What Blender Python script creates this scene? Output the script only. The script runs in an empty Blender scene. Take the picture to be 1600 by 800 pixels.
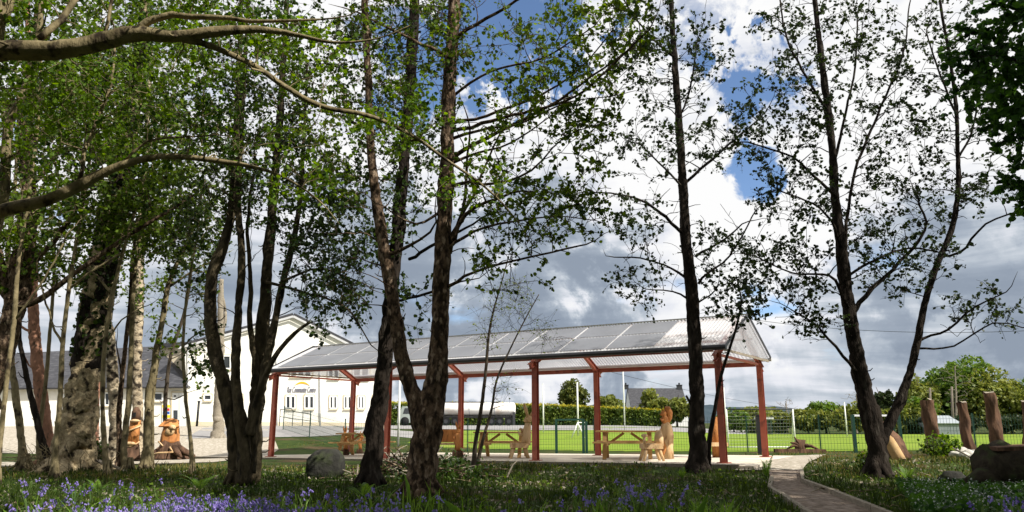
import bpy, math, random
import numpy as np
from mathutils import Vector, noise as mnoise

# ------------------------------------------------------------------ basics
F = 1171.5                       # focal length in photo pixels (photo is 1600 x 800)
PITCH = math.atan(260.0 / F)     # the horizon lies 260 px under the centre
EYE = 1.1
CP, SP = math.cos(PITCH), math.sin(PITCH)
scene = bpy.context.scene
col = scene.collection
rng = np.random.default_rng(7)
random.seed(7)
SUN_EL, SUN_AZ = math.radians(45), math.radians(30)   # azimuth: degrees behind the right-hand side
SUN = Vector((math.cos(SUN_EL) * math.cos(SUN_AZ), -math.cos(SUN_EL) * math.sin(SUN_AZ), math.sin(SUN_EL)))


def at(px, py, d):
    """point d metres ahead of the camera on the sight line of a photo pixel"""
    u, v = (px - 800) / F, (400 - py) / F
    y = CP - v * SP
    z = SP + v * CP
    return np.array((u * d / y, d, EYE + z * d / y))


def sstep(a, b, x):
    t = np.clip((x - a) / (b - a), 0, 1)
    return t * t * (3 - 2 * t)


# pavilion frame of reference
PO = np.array((-8.4, 27.0)); PE1 = np.array((.846, -.534)); PE2 = np.array((.534, .846))
PLEN, PWID = 15.9, 3.9


def ground(x, y):
    x = np.asarray(x, float); y = np.asarray(y, float)
    s = np.clip((x - PO[0]) * PE1[0] + (y - PO[1]) * PE1[1], -4, 19)
    zp = -.10 + .22 * s / PLEN
    z = zp * sstep(15.5, 18.5, y) * (1 - sstep(29, 36, y))
    u = x / np.maximum(y, 8)
    wl = sstep(-.05, -.22, u) if False else 1 - sstep(-.22, -.05, u)
    wc = 1 - sstep(.12, .36, u)
    rise = np.maximum(wc * .72 * sstep(27, 72, y), wl * .86 * sstep(27, 46, y))
    bump = .03 * np.sin(x * .9 + y * .35) * np.cos(y * .7 - x * .3) * (1 - sstep(15, 17.5, y))
    return z + rise + bump


def gz(x, y):
    return float(ground(x, y))


def pav(s, w, z=0.0):
    p = PO + PE1 * s + PE2 * w
    zz = 1.1 - (1.19 - .22 * s / PLEN) + z
    return np.array((p[0], p[1], zz))


# ------------------------------------------------------------------ objects
def empty(name, label, cat, loc=(0, 0, 0), rz=0, group=None):
    o = bpy.data.objects.new(name, None)
    o.empty_display_size = .2
    col.objects.link(o)
    o.location = loc
    o.rotation_euler = (0, 0, rz)
    o['label'] = label
    o['category'] = cat
    if group:
        o['group'] = group
    return o


def tag(o, label, cat, group=None, kind=None):
    o['label'] = label
    o['category'] = cat
    if group:
        o['group'] = group
    if kind:
        o['kind'] = kind
    return o


def kids(o):
    return [c for c in bpy.data.objects if c.parent == o]


def copy_tree(o, parent=None):
    c = o.copy()
    col.objects.link(c)
    if parent:
        c.parent = parent
    for k in kids(o):
        if k != c:
            copy_tree(k, c)
    return c


def mesh_np(name, V, F_list, mat, parent=None, smooth=False, local=True, sub=None):
    """F_list: list of integer arrays (n, k): faces with k corners; vertices in world coordinates"""
    V = np.asarray(V, float)
    if parent is not None and local:
        loc = np.array(parent.location)
        if parent.parent is not None:
            loc = loc + np.array(parent.parent.location)
        V = V - loc
    me = bpy.data.meshes.new(name)
    me.vertices.add(len(V))
    me.vertices.foreach_set('co', V.astype(np.float32).ravel())
    loops = []; starts = []; off = 0
    for fa in F_list:
        fa = np.asarray(fa, np.int64)
        if len(fa) == 0:
            continue
        k = fa.shape[1]
        loops.append(fa.ravel())
        starts.append(off + np.arange(len(fa)) * k)
        off += fa.size
    loops = np.concatenate(loops); starts = np.concatenate(starts)
    me.loops.add(len(loops)); me.loops.foreach_set('vertex_index', loops.astype(np.int32))
    me.polygons.add(len(starts)); me.polygons.foreach_set('loop_start', starts.astype(np.int32))
    me.polygons.foreach_set('use_smooth', np.full(len(starts), bool(smooth)))
    me.update(calc_edges=True)
    me.validate()
    if mat:
        me.materials.append(mat)
    o = bpy.data.objects.new(name, me)
    col.objects.link(o)
    if parent is not None:
        o.parent = parent
    return o


class MB:
    """collects boxes, bars, tubes and plates of ONE part"""
    def __init__(self):
        self.V = []; self.F = {}; self.n = 0

    def add(self, V, faces):
        V = np.asarray(V, float)
        for f in faces:
            self.F.setdefault(len(f), []).append([i + self.n for i in f])
        self.V.append(V); self.n += len(V)
        return self

    def addnp(self, V, fa):
        self.F.setdefault(fa.shape[1], []).extend((fa + self.n).tolist())
        self.V.append(V); self.n += len(V)
        return self

    def box(self, c, size, rz=0.0, tilt=None):
        x, y, z = np.array(size) / 2
        P = np.array([(-x, -y, -z), (x, -y, -z), (x, y, -z), (-x, y, -z), (-x, -y, z), (x, -y, z), (x, y, z), (-x, y, z)])
        if tilt is not None:
            a, ax = tilt
            ca, sa = math.cos(a), math.sin(a)
            if ax == 'y':
                P = np.stack([P[:, 0] * ca + P[:, 2] * sa, P[:, 1], -P[:, 0] * sa + P[:, 2] * ca], 1)
            else:
                P = np.stack([P[:, 0], P[:, 1] * ca - P[:, 2] * sa, P[:, 1] * sa + P[:, 2] * ca], 1)
        ca, sa = math.cos(rz), math.sin(rz)
        P = np.stack([P[:, 0] * ca - P[:, 1] * sa, P[:, 0] * sa + P[:, 1] * ca, P[:, 2]], 1)
        return self.add(P + np.array(c), [(0, 3, 2, 1), (4, 5, 6, 7), (0, 1, 5, 4), (1, 2, 6, 5), (2, 3, 7, 6), (3, 0, 4, 7)])

    def bar(self, p0, p1, w, h, up=(0, 0, 1)):
        """rectangular bar; w across, h along 'up'"""
        p0 = np.array(p0, float); p1 = np.array(p1, float)
        t = p1 - p0; t /= np.linalg.norm(t)
        a = np.cross(t, up)
        if np.linalg.norm(a) < 1e-4:
            a = np.cross(t, (0, 1, 0))
        a /= np.linalg.norm(a); b = np.cross(a, t)
        P = []
        for p in (p0, p1):
            for i, j in ((-1, -1), (1, -1), (1, 1), (-1, 1)):
                P.append(p + a * i * w / 2 + b * j * h / 2)
        return self.add(P, [(0, 1, 2, 3), (7, 6, 5, 4), (0, 4, 5, 1), (1, 5, 6, 2), (2, 6, 7, 3), (3, 7, 4, 0)])

    def ibeam(self, p0, p1, w, h, up=(0, 0, 1), t=.014):
        p0 = np.array(p0, float); p1 = np.array(p1, float)
        d = p1 - p0; d /= np.linalg.norm(d)
        a = np.cross(d, up); a /= np.linalg.norm(a); b = np.cross(a, d)
        o = b * (h / 2 - t / 2)
        self.bar(p0 + o, p1 + o, w, t, up); self.bar(p0 - o, p1 - o, w, t, up)
        return self.bar(p0, p1, t * .8, h - 2 * t - .004, up)

    def tube(self, pts, rad, n=8, cap=True, rough=0.0, seed=0):
        V, fa = tube_np(np.asarray(pts, float), np.asarray(rad, float) * np.ones(len(pts)), n, rough, seed)
        base = self.n
        self.addnp(V, fa)
        if cap:
            m = len(pts)
            self.F.setdefault(n, []).append([base + i for i in range(n)][::-1])
            self.F.setdefault(n, []).append([base + (m - 1) * n + i for i in range(n)])
        return self

    def plate(self, poly, thick):
        """polygon (counter-clockwise seen from its front) with a thickness behind it"""
        P = np.asarray(poly, float); n = len(P)
        nr = np.cross(P[1] - P[0], P[2] - P[0]); nr /= np.linalg.norm(nr)
        Q = P - nr * thick
        f = [tuple(range(n)), tuple(range(2 * n - 1, n - 1, -1))]
        for i in range(n):
            j = (i + 1) % n
            f.append((i, i + n, j + n, j))
        return self.add(np.concatenate([P, Q]), f)

    def blob(self, c, r, seed=0, amp=.15, freq=1.3, seg=14, rings=9, rz=0.0, zflat=None):
        c = np.array(c, float); V = []; fs = []
        so = Vector((seed * 3.7, seed * 1.9, seed * 5.1))
        for i in range(rings + 1):
            th = math.pi * i / rings
            for k in range(seg):
                ph = 2 * math.pi * k / seg
                d = Vector((math.sin(th) * math.cos(ph), math.sin(th) * math.sin(ph), math.cos(th)))
                m = 1 + amp * mnoise.noise(d * freq + so) + amp * .5 * mnoise.noise(d * freq * 2.7 + so)
                p = np.array((d.x * r[0], d.y * r[1], d.z * r[2])) * m
                if zflat is not None:
                    p[2] = max(p[2], zflat)
                ca, sa = math.cos(rz), math.sin(rz)
                V.append(c + np.array((p[0] * ca - p[1] * sa, p[0] * sa + p[1] * ca, p[2])))
        for i in range(rings):
            for k in range(seg):
                a, b = i * seg + k, i * seg + (k + 1) % seg
                fs.append((a, a + seg, b + seg, b))
        return self.add(V, fs)

    def build(self, name, mat, parent=None, smooth=False, local=True):
        return mesh_np(name, np.concatenate(self.V), [np.array(v) for v in self.F.values()], mat, parent, smooth, local)


def tube_np(P, R, n, rough=0.0, seed=0):
    m = len(P)
    T = np.gradient(P, axis=0)
    T /= np.linalg.norm(T, axis=1)[:, None] + 1e-9
    ref = np.array((0., 1., 0.)) if abs(T[:, 1]).mean() < .8 else np.array((1., 0., 0.))
    A = np.cross(T, ref); A /= np.linalg.norm(A, axis=1)[:, None] + 1e-9
    B = np.cross(T, A)
    ang = np.arange(n) * 2 * math.pi / n
    rr = R[:, None] * np.ones((1, n))
    if rough > 0:
        r2 = np.random.default_rng(seed + 11)
        L = np.concatenate([[0], np.cumsum(np.linalg.norm(np.diff(P, axis=0), axis=1))])
        if n >= 20:
            e = r2.normal(size=(m + 6, n)); e = (e[:-6] + e[1:-5] + e[2:-4] + e[3:-3] + e[4:-2] + e[5:-1]) / 2.45
            rr = rr * (1 + .05 * e)
            for k in range(int(L[-1] * 1.6)):      # knots and burrs
                l0 = r2.uniform(0, L[-1]); a0 = r2.uniform(0, 6.28); da = np.abs((ang - a0 + math.pi) % (2 * math.pi) - math.pi)
                rr = rr * (1 + r2.uniform(.1, .38) * np.exp(-((L[:, None] - l0) / r2.uniform(.05, .13)) ** 2 - (da[None, :] / r2.uniform(.35, .7)) ** 2))
        for k in range(9):
            fr = r2.integers(1, 6); fl = r2.uniform(.8, 9); ph = r2.uniform(0, 6.28); ph2 = r2.uniform(0, 6.28)
            rr = rr * (1 + rough * .45 * np.sin(fr * ang[None, :] + ph + .7 * np.sin(L[:, None] * 1.1 + ph2)) * np.sin(fl * L[:, None] + ph2))
    V = P[:, None, :] + A[:, None, :] * (np.cos(ang)[None, :] * rr)[..., None] + B[:, None, :] * (np.sin(ang)[None, :] * rr)[..., None]
    i = np.arange(m - 1)[:, None] * n; k = np.arange(n)[None, :]; k2 = (k + 1) % n
    fa = np.stack([i + k, i + k2, i + n + k2, i + n + k], -1).reshape(-1, 4)
    return V.reshape(-1, 3), fa


def spline(P, R, step):
    """Catmull-Rom through the points, resampled about every 'step' metres"""
    P = np.asarray(P, float); R = np.asarray(R, float)
    Q = np.concatenate([[2 * P[0] - P[1]], P, [2 * P[-1] - P[-2]]])
    outP, outR = [], []
    for i in range(len(P) - 1):
        k = max(2, int(np.linalg.norm(P[i + 1] - P[i]) / step))
        for j in range(k):
            t = j / k
            a, b, c, d = Q[i], Q[i + 1], Q[i + 2], Q[i + 3]
            outP.append(.5 * (2 * b + (c - a) * t + (2 * a - 5 * b + 4 * c - d) * t * t + (3 * b - a - 3 * c + d) * t ** 3))
            outR.append(R[i] * (1 - t) + R[i + 1] * t)
    outP.append(P[-1]); outR.append(R[-1])
    return np.array(outP), np.array(outR)


# ------------------------------------------------------------------ materials
def lin(r, g, b):
    f = lambda c: c / 12.92 if c <= .04045 else ((c + .055) / 1.055) ** 2.4
    return (f(r / 255), f(g / 255), f(b / 255), 1)


def M(name, c1, c2=None, rough=.8, scale=3.0, stretch=(1, 1, 1), detail=6, bump=0.0, bscale=None, metal=0.0, spec=.3,
      c3=None, c3scale=1.0, c3lo=.5, c3hi=.62, lo=.35, hi=.65, bdist=.02):
    m = bpy.data.materials.new(name); m.use_nodes = True
    nt = m.node_tree; N = nt.nodes; L = nt.links
    b = N['Principled BSDF']
    b.inputs['Roughness'].default_value = rough; b.inputs['Metallic'].default_value = metal
    b.inputs['Specular IOR Level'].default_value = spec if rough < .79 else min(spec, .07)
    c1 = tuple(c1)[:3] + (1,)
    if c2 is None:
        c2 = tuple(x * .8 for x in c1[:3])
    c2 = tuple(c2)[:3] + (1,)
    tc = N.new('ShaderNodeTexCoord'); mp = N.new('ShaderNodeMapping'); mp.inputs['Scale'].default_value = stretch
    L.new(tc.outputs['Object'], mp.inputs['Vector'])
    nz = N.new('ShaderNodeTexNoise'); nz.inputs['Scale'].default_value = scale; nz.inputs['Detail'].default_value = detail
    nz.inputs['Roughness'].default_value = .62
    L.new(mp.outputs['Vector'], nz.inputs['Vector'])
    rp = N.new('ShaderNodeValToRGB')
    rp.color_ramp.elements[0].position = lo; rp.color_ramp.elements[0].color = c1
    rp.color_ramp.elements[1].position = hi; rp.color_ramp.elements[1].color = c2
    L.new(nz.outputs['Fac'], rp.inputs['Fac'])
    out = rp.outputs['Color']
    if c3 is not None:
        n3 = N.new('ShaderNodeTexNoise'); n3.inputs['Scale'].default_value = c3scale; n3.inputs['Detail'].default_value = 5
        L.new(mp.outputs['Vector'], n3.inputs['Vector'])
        r3 = N.new('ShaderNodeValToRGB'); r3.color_ramp.elements[0].position = c3lo; r3.color_ramp.elements[1].position = c3hi
        L.new(n3.outputs['Fac'], r3.inputs['Fac'])
        mx = N.new('ShaderNodeMix'); mx.data_type = 'RGBA'
        L.new(r3.outputs['Color'], mx.inputs[0]); L.new(out, mx.inputs[6])
        mx.inputs[7].default_value = tuple(c3)[:3] + (1,)
        out = mx.outputs[2]
    L.new(out, b.inputs['Base Color'])
    if bump > 0:
        nb = N.new('ShaderNodeTexNoise'); nb.inputs['Scale'].default_value = bscale or scale * 3; nb.inputs['Detail'].default_value = 5
        L.new(mp.outputs['Vector'], nb.inputs['Vector'])
        bp = N.new('ShaderNodeBump'); bp.inputs['Strength'].default_value = bump; bp.inputs['Distance'].default_value = bdist
        L.new(nb.outputs['Fac'], bp.inputs['Height']); L.new(bp.outputs['Normal'], b.inputs['Normal'])
    return m


def leaf_mat(name, ca, cb, trans=.45, tcol=None, rough=.5):
    m = bpy.data.materials.new(name); m.use_nodes = True
    nt = m.node_tree; N = nt.nodes; L = nt.links
    b = N['Principled BSDF']; out = N['Material Output']
    b.inputs['Roughness'].default_value = rough; b.inputs['Specular IOR Level'].default_value = .22
    ge = N.new('ShaderNodeNewGeometry'); rp = N.new('ShaderNodeValToRGB')
    rp.color_ramp.elements[0].color = tuple(ca) + (1,); rp.color_ramp.elements[1].color = tuple(cb) + (1,)
    tc = N.new('ShaderNodeTexCoord'); nz = N.new('ShaderNodeTexNoise'); nz.inputs['Scale'].default_value = 1.1; nz.inputs['Detail'].default_value = 3
    L.new(tc.outputs['Object'], nz.inputs['Vector'])
    mr = N.new('ShaderNodeMapRange'); mr.inputs[1].default_value = .36; mr.inputs[2].default_value = .64; mr.inputs[3].default_value = -.35; mr.inputs[4].default_value = .45
    L.new(nz.outputs['Fac'], mr.inputs[0])
    ad = N.new('ShaderNodeMath'); ad.operation = 'ADD'; ad.use_clamp = True
    L.new(ge.outputs['Random Per Island'], ad.inputs[0]); L.new(mr.outputs[0], ad.inputs[1]); L.new(ad.outputs[0], rp.inputs['Fac'])
    L.new(rp.outputs['Color'], b.inputs['Base Color'])
    tr = N.new('ShaderNodeBsdfTranslucent')
    hs = N.new('ShaderNodeHueSaturation'); hs.inputs['Value'].default_value = 1.5; hs.inputs['Hue'].default_value = .485; hs.inputs['Saturation'].default_value = 1.1
    L.new(rp.outputs['Color'], hs.inputs['Color']); L.new(hs.outputs['Color'], tr.inputs['Color'])
    mx = N.new('ShaderNodeMixShader'); mx.inputs[0].default_value = trans
    L.new(b.outputs[0], mx.inputs[1]); L.new(tr.outputs[0], mx.inputs[2]); L.new(mx.outputs[0], out.inputs['Surface'])
    return m


def sheet_mat(name, colr, transp, transl, rough=.35):
    """translucent plastic sheet"""
    m = bpy.data.materials.new(name); m.use_nodes = True
    nt = m.node_tree; N = nt.nodes; L = nt.links
    b = N['Principled BSDF']; out = N['Material Output']
    b.inputs['Base Color'].default_value = tuple(colr) + (1,); b.inputs['Roughness'].default_value = rough
    tc = N.new('ShaderNodeTexCoord'); nz = N.new('ShaderNodeTexNoise'); nz.inputs['Scale'].default_value = 1.3; nz.inputs['Detail'].default_value = 6
    L.new(tc.outputs['Object'], nz.inputs['Vector'])
    rp = N.new('ShaderNodeValToRGB')
    rp.color_ramp.elements[0].color = tuple(c * .92 for c in colr) + (1,); rp.color_ramp.elements[1].color = tuple(min(1, c * 1.06) for c in colr) + (1,)
    rp.color_ramp.elements[0].position = .35; rp.color_ramp.elements[1].position = .65
    L.new(nz.outputs['Fac'], rp.inputs['Fac']); L.new(rp.outputs['Color'], b.inputs['Base Color'])
    tl = N.new('ShaderNodeBsdfTranslucent'); L.new(rp.outputs['Color'], tl.inputs['Color'])
    tp = N.new('ShaderNodeBsdfTransparent'); tp.inputs['Color'].default_value = (.95, .95, .95, 1)
    m1 = N.new('ShaderNodeMixShader'); m1.inputs[0].default_value = transl
    L.new(b.outputs[0], m1.inputs[1]); L.new(tl.outputs[0], m1.inputs[2])
    m2 = N.new('ShaderNodeMixShader'); m2.inputs[0].default_value = transp
    L.new(m1.outputs[0], m2.inputs[1]); L.new(tp.outputs[0], m2.inputs[2]); L.new(m2.outputs[0], out.inputs['Surface'])
    return m


MAT = dict(
    grass=M('grass ground', (.024, .042, .009), (.048, .07, .014), .95, 2.2, bump=.5, bscale=30, c3=(.08, .054, .03), c3scale=.55, c3lo=.52, c3hi=.66),
    pitch=M('pitch turf', (.12, .195, .018), (.19, .27, .03), .95, .5, stretch=(.25, 1, 1), bump=.3, bscale=40, c3=(.2, .235, .045), c3scale=.9, c3lo=.48, c3hi=.72),
    gravel=M('gravel', (.40, .355, .28), (.25, .22, .175), .95, 28, bump=.6, bscale=60, c3=(.5, .45, .38), c3scale=9, bdist=.01),
    pathgravel=M('path chippings', (.25, .195, .15), (.115, .09, .07), .95, 13, bump=.8, bscale=45, c3=(.29, .235, .195), c3scale=7, bdist=.02),
    concrete=M('pale concrete', (.62, .55, .45), (.5, .44, .35), .9, 2.0, bump=.15, bscale=60, c3=(.66, .6, .5), c3scale=.7),
    road=M('pale tarmac road', (.30, .29, .28), (.24, .23, .23), .9, 3, bump=.2, bscale=50),
    hill=M('far wooded hill', (.05, .07, .085), (.035, .055, .07), 1, .02, detail=8),
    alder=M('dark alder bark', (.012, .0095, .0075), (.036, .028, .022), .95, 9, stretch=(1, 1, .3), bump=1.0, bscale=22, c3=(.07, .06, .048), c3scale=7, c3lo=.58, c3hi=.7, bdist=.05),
    brownbark=M('brown scaly bark', (.028, .019, .013), (.15, .10, .064), .95, 13, stretch=(1, 1, .5), bump=1.0, bscale=24, c3=(.27, .20, .14), c3scale=14, c3lo=.55, c3hi=.66, bdist=.05, lo=.42, hi=.62),
    hazel=M('olive smooth bark', (.13, .105, .055), (.27, .22, .125), .8, 6, stretch=(1, 1, .6), bump=.7, bscale=20, c3=(.04, .03, .02), c3scale=7, c3lo=.54, c3hi=.66, bdist=.03),
    coppice=M('dark coppice bark', (.034, .027, .016), (.095, .075, .045), .85, 7, stretch=(1, 1, .5), bump=.9, bscale=22, c3=(.022, .018, .012), c3scale=6, c3lo=.52, c3hi=.64, bdist=.04),
    birch=M('peeling birch bark', (.50, .42, .30), (.26, .20, .13), .85, 7, stretch=(1, 1, 1.2), bump=.9, bscale=16, c3=(.035, .027, .02), c3scale=5.5, c3lo=.47, c3hi=.6, bdist=.04),
    oldbirch=M('old birch bark', (.50, .40, .25), (.25, .19, .11), .85, 9, stretch=(1, 1, .9), bump=1.0, bscale=18, c3=(.03, .023, .016), c3scale=5, c3lo=.54, c3hi=.64, bdist=.05),
    pine=M('pinkish pine bark', (.36, .19, .125), (.24, .125, .085), .9, 14, stretch=(1, 1, .5), bump=.9, bscale=20, c3=(.11, .07, .05), c3scale=12, c3lo=.58, c3hi=.68),
    twig=M('thin twig bark', (.05, .04, .03), (.09, .07, .05), .9, 9),
    stumpbark=M('red brown stripped bark', (.185, .105, .066), (.085, .052, .037), .95, 9, stretch=(1, 1, .25), bump=1.0, bscale=16, c3=(.075, .045, .03), c3scale=5, c3lo=.52, c3hi=.64, bdist=.03),
    cutwood=M('pale cut wood', (.55, .38, .2), (.44, .28, .13), .8, 6, bump=.3),
    tablewood=M('golden table timber', (.60, .37, .15), (.44, .25, .09), .75, 3, stretch=(1, 14, 14), bump=.3),
    carved=M('orange carved timber', (.62, .27, .085), (.42, .16, .05), .7, 5, stretch=(1, 1, .35), bump=.6, bscale=26, c3=(.23, .095, .035), c3scale=9, c3lo=.55, c3hi=.68),
    carvedpale=M('pale carved timber', (.66, .47, .27), (.52, .33, .16), .75, 5, stretch=(1, 1, .35), bump=.5, bscale=26, c3=(.3, .17, .08), c3scale=10, c3lo=.58, c3hi=.7),
    oldtimber=M('weathered grey timber', (.32, .28, .22), (.2, .17, .13), .9, 4, stretch=(6, 1, 6), bump=.5),
    redsteel=M('red oxide steel', (.42, .115, .07), (.35, .088, .055), .5, 3, spec=.4, c3=(.2, .055, .04), c3scale=4, c3lo=.56, c3hi=.7),
    gutter=M('dark grey gutter', (.035, .035, .04), (.05, .05, .055), .5, 4),
    zinc=M('pale trim', (.55, .55, .55), (.48, .48, .5), .5, 3),
    sheet=sheet_mat('corrugated plastic sheet', (.74, .74, .76), .30, .35),
    panel=sheet_mat('grey tinted roof panel', (.33, .34, .37), .28, .35, .4),
    gablesheet=sheet_mat('milky gable sheet', (.62, .63, .66), .5, .45),
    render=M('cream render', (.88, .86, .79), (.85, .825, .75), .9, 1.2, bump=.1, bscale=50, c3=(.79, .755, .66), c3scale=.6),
    buffshade=M('buff and shaded render', (.66, .58, .43), (.6, .52, .38), .9, 1.2, bump=.1, bscale=50),  # painted shade on the set back wall, plain buff on the trim
    slate=M('dark roof slates', (.05, .05, .057), (.032, .032, .037), .6, 3, stretch=(2, 1, 8), bump=.4, c3=(.075, .075, .082), c3scale=1.5),
    white=M('white paint', (.8, .8, .78), (.74, .74, .72), .5, 3),
    offwhite=M('white plastic', (.78, .78, .76), (.7, .7, .69), .4, 3),
    glass=M('dark window glass', (.03, .035, .04), (.05, .055, .06), .08, 1, spec=.6),
    black=M('black metal', (.012, .012, .013), (.02, .02, .02), .5, 4),
    green=M('dark green steel', (.012, .05, .035), (.01, .04, .03), .45, 4),
    greenwire=M('green coated wire', (.02, .07, .045), (.015, .055, .035), .5, 4),
    whitewire=M('white net cord', (.6, .6, .6), (.5, .5, .5), .8, 4),
    grey=M('grey tin cladding', (.34, .37, .39), (.28, .31, .33), .5, 2, stretch=(6, 6, .2)),
    pole=M('weathered pole', (.2, .17, .14), (.13, .11, .09), .9, 6),
    stone=M('lichened stone', (.045, .044, .038), (.024, .0235, .021), .95, 3.5, bump=.9, bscale=9, c3=(.05, .065, .025), c3scale=1.8, c3lo=.52, c3hi=.66, bdist=.04),
    palestone=M('pale rubble', (.55, .52, .46), (.38, .36, .32), .95, 5, bump=.6),
    darklog=M('dark mossy wood', (.03, .024, .018), (.06, .05, .034), .95, 6, bump=1, bscale=12, c3=(.04, .055, .02), c3scale=3, bdist=.04),
    tank=M('white tank paint', (.8, .79, .75), (.75, .72, .68), .35, 1.5, c3=(.62, .55, .48), c3scale=.7),
    yellow=M('yellow paint', (.85, .5, .01), (.8, .45, .01), .45, 2),
    silver=M('silver green paint', (.35, .39, .36), (.3, .34, .31), .35, 2),
    tyre=M('black rubber', (.015, .015, .016), (.022, .022, .022), .85, 6),
    letters=M('grey sign letters', (.22, .22, .27), (.19, .19, .24), .6, 5),
    arc=M('yellow sign arc', (.85, .42, .01), (.8, .38, .01), .6, 5),
    posterred=M('poster red', (.6, .03, .04), (.55, .03, .04), .6, 4),
    posterblue=M('poster blue', (.03, .12, .45), (.03, .1, .4), .6, 4),
    posteryellow=M('poster yellow', (.85, .65, .03), (.8, .6, .03), .6, 4),
    bell=leaf_mat('bluebell petals', (.19, .135, .42), (.40, .33, .66), .35),
    bellstem=leaf_mat('bluebell leaves', (.05, .11, .02), (.13, .2, .05), .35),
    blade=leaf_mat('grass blades', (.016, .036, .006), (.058, .09, .015), .35),
    dryblade=leaf_mat('dry grass blades', (.07, .085, .015), (.26, .22, .07), .3),
    fern=leaf_mat('fern fronds', (.11, .22, .03), (.2, .34, .05), .45),
    whiteflower=leaf_mat('white petals', (.4, .44, .4), (.6, .62, .56), .2),
    lf_alder=leaf_mat('alder leaves', (.010, .020, .006), (.034, .058, .012), .3),
    lf_mid=leaf_mat('fresh leaves', (.016, .040, .006), (.135, .215, .022), .45),
    lf_bright=leaf_mat('bright fresh leaves', (.022, .058, .007), (.15, .26, .025), .5),
    lf_dark=leaf_mat('dark glossy leaves', (.010, .024, .006), (.06, .105, .018), .35, rough=.35),
    lf_maple=leaf_mat('maple leaves', (.012, .04, .009), (.06, .145, .022), .45),
    lf_birch=leaf_mat('yellow green birch leaves', (.10, .15, .03), (.22, .27, .07), .45),
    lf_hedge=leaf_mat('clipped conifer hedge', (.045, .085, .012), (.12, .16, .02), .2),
    lf_hedgetop=leaf_mat('sunlit yellow hedge top', (.3, .28, .03), (.4, .36, .04), .3),  # sunlight on the hedge top, put into the leaf colour
    lf_con=leaf_mat('conifer foliage', (.05, .075, .014), (.14, .15, .03), .2),
    lf_far=leaf_mat('far oak foliage', (.045, .10, .014), (.14, .22, .035), .35),
    lf_far2=leaf_mat('far willow foliage', (.09, .125, .022), (.24, .26, .06), .35),
    lf_far3=leaf_mat('far ivy foliage', (.018, .03, .010), (.04, .06, .018), .2),
)


# ------------------------------------------------------------------ trees
def leaves_np(C, size, hexa=True, up=.35, seed=0, aspect=.8, axis=None):
    """leaf-sized faces at the points C"""
    r = np.random.default_rng(seed)
    n = len(C)
    size = np.asarray(size) * np.ones(n) * r.uniform(.45, 1.45, n)
    nr = r.normal(size=(n, 3)); nr[:, 2] += up * 2
    nr /= np.linalg.norm(nr, axis=1)[:, None]
    q = r.normal(size=(n, 3)) if axis is None else axis + .6 * r.normal(size=(n, 3))
    u = np.cross(nr, q); u /= np.linalg.norm(u, axis=1)[:, None] + 1e-9
    v = np.cross(nr, u)
    if hexa:
        prof = [(-.5, 0), (-.22, .42), (.2, .46), (.5, .0), (.2, -.46), (-.22, -.42)]
    else:
        prof = [(-.5, 0), (0, .45), (.5, 0), (0, -.45)]
    V = []
    for a, b in prof:
        fold = .16 * abs(b) - .12 * a * a
        V.append(C + u * (a * size)[:, None] + v * (b * aspect * size)[:, None] + nr * (fold * size)[:, None])
    k = len(prof)
    V = np.stack(V, 1).reshape(-1, 3)
    fa = np.arange(n * k).reshape(n, k)
    return V, fa


def px_r(px, py, w, d):
    y = CP - (400 - py) / F * SP
    return w * .5 * (d / y) / F


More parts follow.
